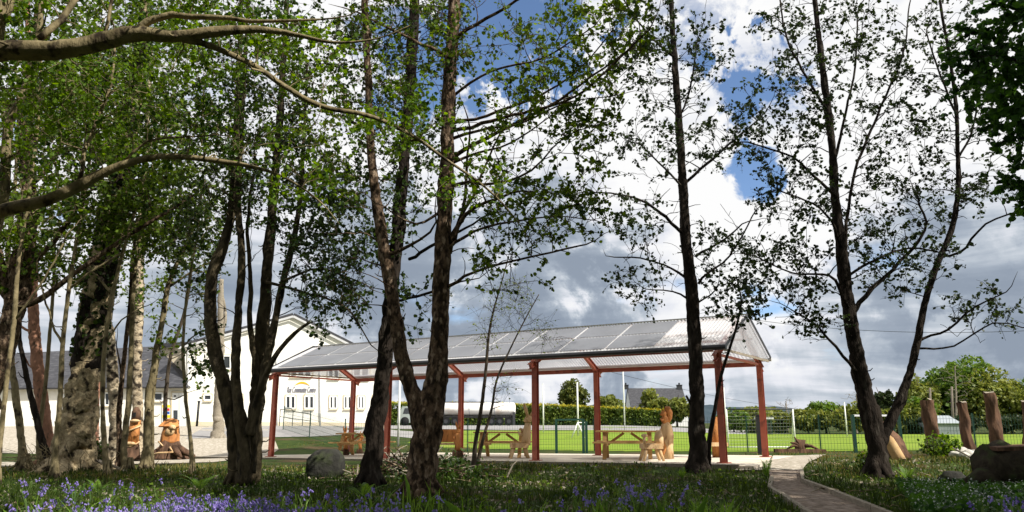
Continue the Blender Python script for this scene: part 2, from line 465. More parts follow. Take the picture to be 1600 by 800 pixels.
class Tree:
    def __init__(self, name, label, base, bark, leafm, group=None, seed=0, cat='tree', twigm=None, wk=1.0):
        self.wk = wk
        self.base = np.array(base, float)
        self.root = empty(name, label, cat, tuple(base), group=group)
        self.bark, self.leafm, self.twigm = bark, leafm, twigm or bark
        self.trunk = MB(); self.branch = MB()
        self.nodes = []; self.nr = []
        self.leafC = []; self.leafS = []
        self.r = np.random.default_rng(seed)
        self.seed = seed

    def stem(self, pts, d, rough=.10, n=22, flare=1.0, step=.08, main=True):
        """a stem through photo pixels (px, py, width in pixels[, depth])"""
        W = []; R = []
        for p in pts:
            dd = p[3] if len(p) > 3 else d
            W.append(at(p[0], p[1], dd)); R.append(px_r(p[0], p[1], p[2], dd) * self.wk)
        return self.stem3(W, R, rough, n, flare, step, main)

    def stem3(self, W, R, rough=.10, n=20, flare=1.0, step=.1, main=True):
        P, Rr = spline(W, R, step)
        if main:
            if flare > 1:
                for k in range(6):          # roots running out into the ground
                    a = k * 1.05 + self.r.uniform(-.3, .3); dr = np.array((math.cos(a), math.sin(a), 0)); q = self.r.uniform(1.7, 2.8)
                    self.trunk.tube([P[0] + dr * R[0] * .55 + (0, 0, .30), P[0] + dr * R[0] * 1.05 + (0, 0, .12), P[0] + dr * R[0] * 1.5 + (0, 0, .03), P[0] + dr * R[0] * q + (0, 0, -.05)], np.array((.30, .36, .28, .10)) * R[0], 8)
                h = P[:, 2] - P[0, 2]
                Rr = Rr * (1 + (flare - 1) * 1.5 * np.exp(-np.maximum(h, 0) / .16))
                P = np.concatenate([[P[0] - np.array((0, 0, .18))], P]); Rr = np.concatenate([[Rr[0] * 1.12], Rr])
            jit = self.r.normal(size=P.shape) * .05 * Rr[:, None]
            self.trunk.tube(P + jit, Rr, n, True, rough, self.seed + len(self.nodes))
        else:
            P = P + self.r.normal(size=P.shape) * np.minimum(.012, .3 * Rr)[:, None]
            self.branch.tube(P, Rr, 7 if Rr[0] > .03 else 5, True, rough * .6, self.seed + len(self.nodes))
        if main and Rr[0] > .03:
            for _ in range(int(3 + len(P) * .03)):      # broken stubs of old twigs
                i = self.r.integers(2, max(3, int(len(P) * .7))); a = self.r.normal(size=3) * np.array((1, 1, .3)); a /= np.linalg.norm(a)
                l = self.r.uniform(.05, .22); self.trunk.tube([P[i] + a * Rr[i] * .5, P[i] + a * (Rr[i] + l * .6), P[i] + a * (Rr[i] + l) + np.array((0, 0, .3 * l))], (.016, .011, .007), 5)
        self.nodes.extend(P[::2] if main else P); self.nr.extend(Rr[::2] if main else Rr)
        return P, Rr

    def limb(self, pts, d, step=.18):
        P, R = self.stem(pts, d, .08, 7, 1, step, False)
        if R[-1] > .004:        # the limb runs out into a thin crooked tip
            u = P[-1] - P[-3]; u /= np.linalg.norm(u) + 1e-9; l = 28 * R[-1] + .25
            q = [P[-1]]
            for k in range(4):
                u = u + self.r.normal(size=3) * .22 + np.array((0, 0, .05)); u /= np.linalg.norm(u); q.append(q[-1] + u * l / 4)
            r_ = np.linspace(R[-1], .003, 5)
            self.branch.tube(q, r_, 5); self.nodes.extend(q[1:]); self.nr.extend(r_[1:])
        return P, R

    def crown(self, ells, twigs=4, tl=(.3, .75), per=9, size=.06, leafy=True, along=.5, minr=.0065, zmin=None, up=.15, slope=.8):
        A = []
        for (px, py, rx, ry, d, rd, n) in ells:
            c = at(px, py, d); q = self.r.normal(size=(n, 3)); q /= np.linalg.norm(q, axis=1)[:, None]
            q *= self.r.uniform(.15, 1, n)[:, None] ** .45
            A.append(c + q * np.array((rx * d / 1200, rd, ry * d / 1200)))
        self.attract(np.concatenate(A), twigs, tl, per, size, leafy, along, minr, zmin, up, slope)

    def attract(self, A, twigs=4, tl=(.3, .75), per=9, size=.06, leafy=True, along=.5, minr=.0065, zmin=None, up=.15, slope=.8):
        r = self.r
        if zmin is not None:
            A = A[A[:, 2] > zmin]
        N = np.array(self.nodes); R = np.array(self.nr)
        dist = np.min(np.linalg.norm(A[:, None, :] - N[None, ::3, :], axis=2), axis=1)
        A = A[np.argsort(dist)]
        cap = len(N) + len(A) * 6 + 10
        NN = np.zeros((cap, 3)); NN[:len(N)] = N; RR = np.zeros(cap); RR[:len(N)] = R; k = len(N)
        for a in A:
            dv = a - NN[:k]
            dd = np.sqrt((dv ** 2).sum(1))
            hor = np.sqrt(dv[:, 0] ** 2 + dv[:, 1] ** 2)
            cost = dd + slope * np.maximum(0, .15 * hor - dv[:, 2] + .1) + (RR[:k] < minr) * .15
            i = int(np.argmin(cost))
            L = dd[i]
            r0 = min(.62 * RR[i], .007 + .0115 * L); r0 = max(r0, minr * .9)
            p0 = NN[i]
            c = p0 + (a - p0) * .45 + np.array((0, 0, up * L)) + r.normal(size=3) * .10 * L
            m = 6 if L > .6 else 4
            t = np.linspace(0, 1, m)[:, None]
            P = (1 - t) ** 2 * p0 + 2 * t * (1 - t) * c + t * t * a
            P[1:-1] += r.normal(size=(m - 2, 3)) * .025 * L
            rad = np.linspace(r0, minr * .75, m)
            self.branch.tube(P, rad, 5 if r0 > .012 else 3, False)
            NN[k:k + m - 1] = P[1:]; RR[k:k + m - 1] = rad[1:]; k += m - 1
            if leafy:
                self.twiglets(P, L, twigs, tl, per, size, along, minr)

    def twiglets(self, P, L, twigs, tl, per, size, along, minr):
        r = self.r
        a = P[-1]; d0 = P[-1] - P[-2]; d0 /= np.linalg.norm(d0) + 1e-9
        for _ in range(twigs):
            s = a if r.random() < .5 else P[-2] + (P[-1] - P[-2]) * r.random()
            dv = d0 * .6 + r.normal(size=3) * .75; dv[2] += .08
            dv /= np.linalg.norm(dv); l = r.uniform(*tl)
            Q = np.array([s, s + dv * l * .5 + r.normal(size=3) * .05 * l, s + dv * l + np.array((0, 0, -.06 * l))])
            self.branch.tube(Q, (minr * .75, minr * .6, minr * .4), 3, False)
            n = max(1, int(r.poisson(per)))
            t = r.uniform(.15, 1.05, n)[:, None]
            self.leafC.append(Q[0] + (Q[2] - Q[0]) * t + r.normal(size=(n, 3)) * .024)
            self.leafS.append(np.full(n, size))
        if along > 0 and L > .4:
            n = int(along * per * L)
            if n:
                t = r.uniform(.4, 1, n)[:, None]
                self.leafC.append(P[-3] + (a - P[-3]) * t + r.normal(size=(n, 3)) * .03)
                self.leafS.append(np.full(n, size))

    def finish(self, hexa=True, up=.25, zmin=None):
        if self.trunk.n:
            self.trunk.build('trunk', self.bark, self.root, True)
        if self.branch.n:
            self.branch.build('branches', self.twigm, self.root, True)
        if self.leafC:
            C = np.concatenate(self.leafC); S = np.concatenate(self.leafS)
            V, fa = leaves_np(C, S, hexa, up, self.seed + 5)
            mesh_np('crown', V, [fa], self.leafm, self.root)
        return self.root


def gbase(px, d):
    """ground point under the pixel column at depth d (pixel column taken at the ground)"""
    x = (px - 800) / 1200.0 * d
    return np.array((x, d, gz(x, d)))


T = []
# --- T9: forked brown tree in the middle ------------------------------------------------
t = Tree('forked_tree', 'tall brown scaly tree forking into two stems low down, in the middle of the picture', gbase(655, 11.5), MAT['brownbark'], MAT['lf_mid'], seed=1, wk=0.74)
t.stem([(657, 776, 62), (660, 740, 56), (664, 700, 56), (672, 655, 56), (680, 600, 44), (686, 540, 38), (688, 470, 35), (691, 390, 33), (697, 300, 31), (700, 200, 28), (703, 110, 26), (709, 20, 24), (716, -90, 20), (722, -260, 12), (724, -420, 6)], 11.5, flare=1.25)
t.stem([(664, 690, 44), (654, 648, 40), (637, 590, 31), (622, 520, 28), (609, 440, 27), (598, 370, 23), (586, 300, 20), (580, 230, 18), (577, 170, 16), (574, 100, 15), (570, 0, 13), (560, -150, 10), (548, -300, 5)], 11.5, .12)
t.limb([(700, 395, 14), (716, 350, 10), (742, 325, 8, 11.2), (800, 300, 5, 10.8)], 11.5)
t.limb([(706, 380, 12), (722, 330, 8), (728, 280, 6), (735, 200, 4)], 11.5)
t.limb([(700, 450, 8), (740, 425, 6, 11.2), (800, 408, 5, 10.8), (900, 385, 4, 10)], 11.5)
t.limb([(706, 245, 10), (780, 205, 8, 11.2), (860, 165, 6, 10.9), (960, 95, 4, 10.4)], 11.5)
t.limb([(706, 205, 9), (800, 180, 7, 11), (900, 150, 5, 10.5), (1000, 60, 4, 10)], 11.5)
t.limb([(708, 60, 9), (760, 30, 7, 11), (840, -20, 5, 10.5)], 11.5)
t.limb([(705, 90, 8), (640, 60, 6), (560, 20, 4)], 11.5)
t.limb([(602, 390, 5), (574, 365, 4), (555, 366, 3)], 11.5)
t.limb([(606, 400, 9), (640, 385, 7), (672, 362, 5, 11.2)], 11.5)
t.limb([(706, 192, 8), (760, 180, 6.5, 11.2), (840, 150, 5, 10.9), (905, 108, 3.5, 10.6), (955, 50, 2.5, 10.3)], 11.5)
t.limb([(705, 218, 8), (750, 203, 6, 11.3), (820, 190, 4.6, 11), (885, 160, 3, 10.7), (960, 150, 2, 10.3)], 11.5)
t.limb([(702, 292, 9), (735, 285, 7, 11.2), (772, 288, 6, 11), (830, 266, 4.5, 10.7), (882, 214, 3, 10.4), (950, 190, 2, 10.1)], 11.5)
t.limb([(704, 255, 7), (745, 240, 5.5, 11.3), (800, 222, 4, 11), (862, 180, 2.6, 10.8)], 11.5)
t.limb([(698, 392, 8), (740, 362, 6, 11.3), (800, 346, 4.5, 11), (870, 338, 3, 10.6), (930, 345, 2, 10.2)], 11.5)
t.limb([(716, 345, 8), (740, 305, 6, 11.3), (762, 250, 4.5, 11.2), (790, 190, 3, 11)], 11.5)
t.limb([(706, 150, 7), (770, 110, 5, 11.1), (850, 90, 4, 10.8), (930, 40, 2.5, 10.4)], 11.5)
t.limb([(690, 330, 7), (650, 350, 5, 11.2), (610, 330, 3, 11)], 11.5)
t.crown([(830, 250, 150, 150, 10.8, 1.6, 120), (900, 110, 140, 110, 10.4, 1.6, 90), (800, 20, 130, 90, 11, 1.6, 50), (940, 30, 90, 80, 10.2, 1.2, 44), (640, 60, 120, 130, 11.4, 1.5, 105),
         (540, 230, 90, 140, 11.6, 1.4, 85), (860, 330, 120, 60, 10.8, 1.2, 50), (790, 420, 90, 40, 11, .8, 14), (690, -180, 260, 160, 11.5, 2.6, 90)], per=7, size=.062, tl=(.14, .42), twigs=3)
t.crown([(800, 380, 110, 70, 10.9, 1, 40), (860, 260, 120, 120, 10.8, 1.2, 50), (560, 430, 60, 60, 11.8, .8, 16)], leafy=False, along=0)
t.finish(); T.append(t)

# --- T8: dark leaning tree left of it --------------------------------------------------
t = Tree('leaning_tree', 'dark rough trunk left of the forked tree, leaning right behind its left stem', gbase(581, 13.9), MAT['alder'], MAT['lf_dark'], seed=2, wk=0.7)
t.stem([(578, 757, 44), (584, 700, 38), (592, 640, 37), (600, 570, 34), (608, 500, 30), (616, 420, 29), (624, 330, 27), (632, 240, 26), (640, 140, 24), (646, 40, 22), (652, -80, 18), (660, -260, 8)], 13.9, flare=1.2)
t.limb([(640, 405, 8), (690, 375, 7, 13), (740, 350, 5, 12.6)], 13.9)
t.limb([(618, 470, 7), (680, 455, 6, 13), (720, 440, 4, 12.6)], 13.9)
t.crown([(600, 250, 110, 150, 13.6, 1.3, 100), (555, 390, 80, 75, 13.6, 1, 46), (620, 60, 130, 110, 13.6, 1.6, 90), (655, 480, 45, 40, 13.4, .6, 9), (650, -160, 200, 120, 13.9, 2.4, 50)], per=7, size=.068, tl=(.25, .6))
t.finish(); T.append(t)

# --- T7: multi-stemmed coppice --------------------------------------------------------
t = Tree('coppiced_tree', 'many stemmed tree fanning out from one thick base, with a dead snag pointing right', gbase(380, 13.9), MAT['coppice'], MAT['lf_dark'], seed=3, wk=0.76)
t.stem([(368, 757, 30), (368, 700, 28), (364, 660, 30), (352, 610, 30), (336, 550, 27), (329, 490, 25), (332, 430, 23), (348, 385, 20), (362, 330, 17), (368, 250, 14), (372, 150, 11), (376, 40, 8), (380, -100, 4)], 13.9, flare=1.08)
t.stem([(381, 757, 30), (381, 690, 27), (371, 620, 19), (368, 560, 17), (373, 480, 15), (378, 400, 14), (372, 320, 13), (376, 220, 10), (384, 80, 7), (390, -80, 4)], 13.7, .14)
t.stem([(392, 755, 30), (397, 690, 28), (404, 600, 27), (408, 540, 27), (414, 470, 24), (420, 390, 20), (428, 300, 17), (436, 200, 14), (444, 80, 11), (452, -60, 6)], 14.1, .14)
t.stem([(390, 740, 24), (398, 660, 18), (418, 560, 16), (436, 470, 14), (450, 410, 12), (462, 360, 11), (470, 300, 9), (476, 200, 6), (480, 100, 4)], 13.8, .14)
t.stem([(391, 680, 22, 13.6), (404, 620, 16, 13.6), (420, 575, 12, 13.6), (444, 538, 9, 13.5), (466, 516, 7, 13.4), (487, 502, 5, 13.4)], 13.6, .14)
t.limb([(402, 620, 16), (396, 560, 13), (391, 500, 11), (393, 440, 9), (386, 350, 7), (398, 260, 5)], 13.9)
t.limb([(416, 440, 7), (470, 455, 5), (540, 480, 4, 13), (580, 540, 2.5, 12.6)], 13.9)
t.limb([(440, 440, 6), (500, 420, 5), (560, 440, 3)], 13.5)
t.crown([(390, 220, 110, 120, 13.9, 1.6, 170), (480, 310, 95, 100, 13.6, 1.2, 84), (320, 330, 60, 70, 13.9, 1.2, 40), (420, 80, 150, 110, 13.9, 1.8, 150), (500, 420, 70, 70, 13.3, 1, 50), (540, 490, 50, 40, 13.0, .8, 16), (420, -140, 180, 130, 13.9, 2.2, 50)], per=7, size=.064, tl=(.16, .5))
t.crown([(480, 440, 110, 80, 13.3, 1, 46), (400, 330, 100, 120, 13.8, 1.2, 40), (330, 480, 40, 60, 13.8, .8, 12)], leafy=False, along=0)
t.finish(); T.append(t)

# --- T11: dark straight alder in front of the pavilion ---------------------------------
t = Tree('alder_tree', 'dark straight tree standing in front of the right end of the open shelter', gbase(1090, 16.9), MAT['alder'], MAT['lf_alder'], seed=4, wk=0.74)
t.stem([(1090, 738, 42), (1090, 700, 35), (1089, 640, 31), (1087, 560, 28), (1083, 500, 26), (1078, 430, 24), (1071, 370, 21), (1068, 300, 18), (1063, 230, 16), (1058, 150, 14), (1052, 60, 11), (1046, -40, 9), (1040, -180, 5)], 16.9, .08, flare=1.25)
t.limb([(1066, 364, 8), (1040, 340, 7, 16.5), (1012, 318, 5.5, 16), (975, 305, 4, 15.6), (930, 300, 3, 15.2)], 16.9)
t.limb([(1070, 432, 6), (1040, 415, 4, 16.6), (1000, 403, 3.4, 16.3), (960, 402, 2.5, 16)], 16.9)
t.limb([(1073, 466, 5), (1052, 455, 3.5), (1020, 452, 2.5)], 16.7)
t.limb([(1086, 400, 6), (1108, 388, 5), (1135, 372, 4), (1160, 350, 3)], 17.2)
t.limb([(1092, 443, 6), (1108, 425, 5), (1140, 400, 4), (1175, 340, 3)], 16.7)
t.limb([(1073, 284, 7), (1105, 255, 6), (1140, 225, 5), (1190, 182, 3)], 17.2)
t.limb([(1064, 290, 5), (1030, 255, 4), (1000, 225, 3)], 16.7)
t.limb([(1092, 472, 4), (1110, 461, 3.4)], 16.9)
t.limb([(1052, 90, 6), (1010, 50, 4), (960, -20, 3)], 16.5)
t.limb([(1060, 190, 5), (1080, 130, 4), (1090, 60, 3)], 17)
t.crown([(990, 340, 55, 60, 15.8, .9, 36), (1000, 440, 45, 42, 16.3, .7, 26), (1135, 400, 70, 60, 17, 1, 50), (1010, 230, 70, 60, 16.4, 1.2, 44), (1120, 220, 70, 60, 17, 1.2, 40), (1050, 90, 110, 90, 16.8, 1.5, 96), (990, 40, 80, 70, 16, 1.2, 50), (1050, -80, 130, 90, 16.8, 1.6, 50)], per=6.5, size=.068, tl=(.14, .4), twigs=3)
t.crown([(1060, 380, 110, 100, 16.8, 1.4, 60), (1060, 180, 110, 110, 16.8, 1.4, 60)], leafy=False, along=0)
t.finish(); T.append(t)

# sapling at the foot of the alder
t = Tree('alder_sapling', 'thin dark sapling beside the trunk of the straight tree before the shelter', gbase(1112, 17.1), MAT['alder'], MAT['lf_alder'], seed=5, wk=0.8)
t.stem([(1106, 736, 13), (1108, 690, 10), (1117, 640, 8), (1126, 590, 6.5), (1140, 545, 5.5), (1152, 505, 4.5), (1158, 470, 3.5), (1150, 430, 2.5)], 17.1, .08, 8)
t.stem([(1092, 690, 7), (1082, 640, 5.5), (1072, 618, 4.5)], 16.85, .08, 6)
t.crown([(1150, 470, 55, 50, 17, .8, 34), (1185, 440, 40, 40, 17.4, .6, 14)], per=6, size=.08, tl=(.2, .5), twigs=3)
t.finish(); T.append(t)

# --- T13: two-stemmed alder on the right -----------------------------------------------
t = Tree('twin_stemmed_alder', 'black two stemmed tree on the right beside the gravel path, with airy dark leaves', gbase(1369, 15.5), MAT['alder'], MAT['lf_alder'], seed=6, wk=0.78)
t.stem([(1371, 747, 44), (1371, 710, 37), (1365, 670, 36), (1354, 625, 33), (1342, 575, 29), (1332, 520, 27), (1326, 480, 25), (1320, 430, 22), (1312, 370, 19), (1305, 310, 17), (1301, 240, 15), (1292, 160, 13), (1282, 80, 11), (1272, -10, 9), (1262, -130, 5)], 15.5, .08, flare=1.3)
t.stem([(1371, 706, 20), (1378, 684, 22), (1390, 662, 20), (1408, 620, 17), (1424, 575, 15), (1434, 530, 13), (1446, 470, 12), (1466, 410, 11), (1488, 355, 10), (1497, 290, 9), (1496, 230, 8), (1494, 170, 7), (1484, 90, 6), (1470, 10, 5), (1462, -80, 3)], 15.5, .08)
t.limb([(1330, 490, 13), (1342, 472, 10), (1362, 450, 9), (1395, 420, 7), (1436, 376, 6), (1448, 347, 5), (1436, 322, 4)], 15.7)
t.limb([(1324, 480, 8), (1310, 450, 7), (1294, 430, 5, 15.2), (1237, 426, 3.5, 14.9), (1180, 400, 2.5, 14.7)], 15.4)
t.limb([(1313, 385, 7), (1298, 345, 5, 15.2), (1270, 318, 4, 15), (1222, 300, 3, 14.6)], 15.4)
t.limb([(1303, 305, 7), (1272, 275, 5.5, 15.1), (1237, 245, 4.5, 14.8), (1168, 222, 3, 14.4)], 15.4)
t.limb([(1318, 400, 8), (1326, 320, 6), (1345, 240, 5.5), (1376, 168, 5), (1412, 80, 3.5), (1420, 10, 2.5)], 15.8)
t.limb([(1326, 430, 6), (1370, 405, 5), (1420, 388, 4), (1470, 395, 3)], 15.6)
t.limb([(1304, 250, 6), (1320, 180, 5), (1335, 110, 4), (1340, 20, 3)], 15.8)
t.limb([(1290, 170, 6), (1260, 120, 5), (1230, 60, 4), (1215, -20, 3)], 15.2)
t.limb([(1336, 579, 8), (1318, 556, 6.5, 15.2), (1294, 530, 5, 15), (1278, 510, 4.5, 14.9), (1259, 497, 3.6, 14.8), (1236, 484, 2.6, 14.6)], 15.4)
t.limb([(1432, 535, 6), (1455, 524, 5), (1482, 515, 4.6, 15.2), (1522, 480, 3.6, 15), (1560, 462, 2.6, 14.8)], 15.5)
t.limb([(1432, 545, 5), (1460, 545, 4.2), (1491, 540, 3.6), (1552, 505, 3, 15), (1598, 512, 2.4, 14.8)], 15.6)
t.limb([(1470, 400, 6), (1500, 395, 5), (1540, 350, 4, 15), (1590, 330, 3, 14.6)], 15.5)
t.limb([(1496, 250, 5), (1520, 200, 4), (1530, 130, 3)], 15.6)
t.limb([(1494, 180, 5), (1470, 120, 4), (1450, 60, 3)], 15.3)
t.crown([(1230, 420, 70, 60, 14.9, 1, 60), (1240, 300, 75, 65, 14.9, 1.1, 60), (1220, 180, 90, 80, 14.8, 1.3, 90), (1280, 60, 110, 100, 15.2, 1.6, 120), (1390, 200, 80, 110, 15.8, 1.3, 96), (1400, 400, 85, 70, 15.7, 1.2, 84), (1440, 70, 90, 90, 15.5, 1.3, 76), (1530, 250, 60, 90, 15.2, 1, 46), (1530, 110, 55, 70, 15.3, 1, 34),
         (1270, 500, 55, 30, 14.9, .6, 22), (1540, 480, 60, 32, 15, .6, 26), (1460, 300, 60, 60, 15.6, .9, 36), (1340, -90, 180, 90, 15.5, 2, 70), (1350, 330, 70, 70, 16.2, 1, 40)], per=6, size=.068, tl=(.14, .4), twigs=3)
t.crown([(1300, 330, 150, 150, 15.4, 1.4, 110), (1440, 240, 110, 170, 15.5, 1.2, 80), (1520, 500, 60, 40, 15, .5, 14), (1260, 500, 60, 40, 15, .5, 12)], leafy=False, along=0)
t.finish(); T.append(t)

# --- birch sapling, thin, in front of the shelter ---------------------------------------
t = Tree('birch_sapling', 'spindly birch sapling with hair thin twigs in front of the picnic tables', gbase(740, 17.5), MAT['twig'], MAT['lf_birch'], seed=8)
t.stem([(740, 738, 9), (742, 700, 7), (750, 650, 6), (758, 590, 5), (763, 530, 4), (770, 490, 3), (784, 440, 2), (795, 400, 1.5)], 17.5, .05, 6)
t.stem([(744, 735, 6), (754, 690, 5), (768, 640, 4), (776, 595, 3.4), (795, 550, 2.6), (820, 500, 2), (842, 460, 1.4)], 17.3, .05, 6)
t.crown([(800, 470, 36, 42, 17.3, .6, 60), (760, 500, 20, 60, 17.4, .4, 26), (850, 520, 32, 24, 17.2, .4, 20), (790, 610, 24, 24, 17.3, .4, 14)], per=1.2, size=.045, tl=(.2, .5), twigs=3, minr=.0045)
t.finish(hexa=False); T.append(t)

# --- left: big tree outside the frame whose limbs reach over the picture ---------------
t = Tree('overhanging_tree', 'large tree at the left edge whose thick sunlit limbs reach right across the top', (-5.6, 6.6, gz(-5.6, 6.6)), MAT['hazel'], MAT['lf_bright'], seed=11, wk=.82)
t.stem3([(-5.6, 6.6, 0), (-5.55, 6.6, 1.5), (-5.4, 6.7, 3), (-5.2, 6.8, 5), (-5.0, 7.0, 7.5), (-4.9, 7.1, 9.5)], [.2, .17, .15, .13, .1, .05], flare=1.4)
t.stem3([(-5.5, 6.6, 1.8), (-5.25, 7.2, 2.6), at(-60, 345, 7.4)], [.14, .11, .085])
t.stem([(-60, 345, 27), (0, 330, 25), (60, 316, 23), (110, 297, 21), (150, 275, 18), (190, 258, 15), (250, 245, 12), (330, 250, 10), (400, 262, 7), (450, 280, 4.5), (500, 315, 2.5), (530, 350, 1.2)], 7.4, .10, 12)
t.stem3([(-5.4, 6.7, 3.0), tuple(at(-140, 100, 6.6))], [.15, .13])
t.stem([(-140, 100, 44), (-60, 88, 42), (0, 80, 39), (50, 78, 37), (100, 76, 36), (160, 63, 33), (210, 52, 29), (270, 57, 23), (330, 50, 20), (400, 46, 15), (450, 52, 10), (520, 66, 6), (590, 60, 3), (640, 40, 1.5)], 6.6, .10, 14)
t.limb([(205, 54, 18), (232, 36, 15), (265, 22, 13), (330, 26, 10), (420, 34, 7), (500, 30, 4)], 6.6)
t.stem([(285, 60, 15, 6.6), (330, 72, 12, 6.7), (400, 104, 10.5, 6.9), (440, 132, 10, 7.0), (500, 165, 9.4, 7.1), (580, 182, 8.4, 7.3), (645, 212, 7.4, 7.5), (695, 248, 5.6, 7.7), (755, 290, 4.5, 8), (800, 335, 2.5, 8.2), (830, 380, 1.2, 8.3)], 6.7, .08, 9)
t.stem([(-25, 400, 20), (2, 330, 18), (8, 260, 17), (14, 195, 15), (38, 140, 12), (60, 60, 11), (66, -30, 9), (70, -150, 5)], 8.4, .08)
t.limb([(120, 290, 9, 7.4), (134, 235, 8, 7.5), (150, 190, 7, 7.6), (175, 130, 6, 7.6), (180, 60, 4, 7.6)], 7.4)
t.limb([(60, 60, 14, 6.6), (95, 30, 13, 6.7), (130, -20, 11, 6.8)], 6.6)
t.limb([(165, 55, 8), (172, 10, 7), (180, -40, 5)], 6.7)
t.limb([(190, 258, 6, 7.4), (230, 220, 5, 7.4), (320, 212, 3, 7.6)], 7.4)
t.crown([(60, 60, 130, 80, 7.2, 1.0, 90), (170, 160, 170, 80, 7.8, 1.0, 95), (330, 60, 130, 80, 7.2, .9, 72), (60, 230, 110, 90, 8.2, .9, 60), (330, 210, 120, 50, 7.8, .8, 40), (480, 90, 80, 60, 7.4, .7, 34), (100, -120, 260, 110, 7.2, 1.4, 60), (620, 190, 90, 50, 7.6, .5, 26), (750, 280, 70, 50, 8.1, .5, 14), (460, 280, 60, 40, 7.5, .4, 14)],
        per=7, size=.047, tl=(.1, .32), minr=.0035, twigs=4)
t.crown([(120, 180, 170, 150, 7.5, .8, 90), (300, 140, 160, 110, 7.2, .8, 60), (480, 180, 100, 80, 7.4, .5, 24)], leafy=False, along=0, minr=.0045)
t.finish(); T.append(t)

# --- left: dark gnarled leaning tree at the very edge ----------------------------------
t = Tree('gnarled_tree', 'dark gnarled trunk leaning in from the left edge with a long bare limb', gbase(-45, 16), MAT['brownbark'], MAT['lf_mid'], seed=12, wk=.88)
t.stem([(-45, 742, 44), (-38, 680, 40), (-20, 620, 37), (2, 560, 35), (18, 500, 33), (30, 440, 32), (40, 380, 28), (45, 310, 24), (40, 220, 20), (52, 120, 16), (62, 0, 12), (70, -130, 6)], 16, .2, flare=1.2)
t.stem([(24, 475, 24), (0, 420, 22), (-18, 350, 20), (-30, 250, 16), (-30, 100, 10), (-30, -50, 6)], 16, .15)
t.stem([(20, 480, 16), (62, 468, 11), (110, 432, 9.5), (160, 396, 8.5), (210, 362, 7.5), (270, 326, 5.5), (310, 300, 4)], 15.6, .08, 8)
t.limb([(36, 430, 12), (70, 390, 10), (105, 350, 9), (130, 300, 7), (160, 240, 5)], 15.8)
t.limb([(40, 300, 9), (90, 240, 7), (120, 160, 5), (150, 60, 4)], 16)
t.crown([(60, 180, 120, 160, 15.6, 1.6, 150), (190, 280, 110, 90, 15.4, 1.2, 80), (20, 400, 50, 60, 15.6, .8, 24), (120, 30, 150, 90, 15.8, 1.6, 90), (60, -150, 200, 110, 16, 2, 50)], per=8, size=.085, tl=(.25, .6))
t.finish(); T.append(t)

# --- left: big leaning birch with ivy ----------------------------------------------------
t = Tree('leaning_birch', 'thickest birch on the left, pale peeling base under a dark ivy covered trunk leaning right', gbase(108, 17.6), MAT['oldbirch'], MAT['lf_mid'], seed=13, twigm=MAT['twig'], wk=.84)
P, R = t.stem([(106, 737, 74), (115, 690, 62), (124, 640, 56), (132, 590, 51), (140, 540, 48), (150, 480, 46), (163, 410, 44), (176, 340, 40), (190, 280, 35), (200, 210, 30), (212, 130, 24), (225, 40, 18), (236, -80, 12), (240, -200, 6)], 17.6, .12, flare=1.12)
t.stem([(140, 735, 26, 17.9), (140, 680, 18, 17.9), (142, 620, 16, 17.9), (150, 560, 15, 17.8), (156, 500, 12, 17.7)], 17.9, .1)
t.crown([(210, 190, 110, 150, 17.2, 1.5, 150), (260, 330, 60, 70, 17, 1, 40), (130, 380, 60, 90, 17.8, 1, 36), (230, 40, 130, 80, 17.4, 1.6, 90), (230, -130, 180, 90, 17.6, 2, 40)], per=8, size=.09, tl=(.25, .6))
r = t.r
k = P[:, 2] > 2.6
Pi, Ri = P[k], R[k]; m = 2600
idx = (r.random(m) ** 1.2 * (len(Pi) * .62)).astype(int)
dirs = r.normal(size=(m, 3)); dirs[:, 2] *= .2; dirs /= np.linalg.norm(dirs, axis=1)[:, None]
V, fa = leaves_np(Pi[idx] + dirs * (Ri[idx] + r.uniform(-.01, .10, m))[:, None], .085, True, .2, 3, 1.0)
root = t.finish(); T.append(t)
mesh_np('ivy', V, [fa], MAT['lf_dark'], root)
mb = MB(); k2 = P[:, 2] > 2.2; Pu, Ru = P[k2], R[k2] * (1.03 + .05 * np.minimum(1, (P[k2][:, 2] - 2.2) / .8)); Ru[0] *= .9; mb.tube(Pu, Ru, 18, False, .16, 77); mb.build('ivy_stems', MAT['alder'], root, True)
# dead leaves, moss and twigs heaped round the birch foot
mb = MB()
for i in range(70):
    a = r.uniform(0, 6.28); q = r.uniform(.25, .8); p = t.base + np.array((math.cos(a) * q, math.sin(a) * q, .02))
    mb.tube([p, p + np.array((r.normal() * .2, r.normal() * .2, r.uniform(.1, .45))), p + np.array((r.normal() * .35, r.normal() * .35, r.uniform(.15, .75)))], (.012, .009, .004), 4)
mb.build('basal_shoots', MAT['hazel'], root, True)

# --- left: slimmer stems ---------------------------------------------------------------------
def slim(name, label, bark, leafm, d, pts, crown, seed, extra=(), per=7, size=.08, rough=.1, group=None):
    t = Tree(name, label, gbase(pts[0][0], d), bark, leafm, seed=seed, twigm=bark, group=group, wk=.86)
    t.stem(pts, d, rough, 10, 1.2)
    for e in extra:
        t.limb(e, d)
    t.crown(crown, per=per, size=size, tl=(.2, .55))
    t.finish(); T.append(t)
    return t


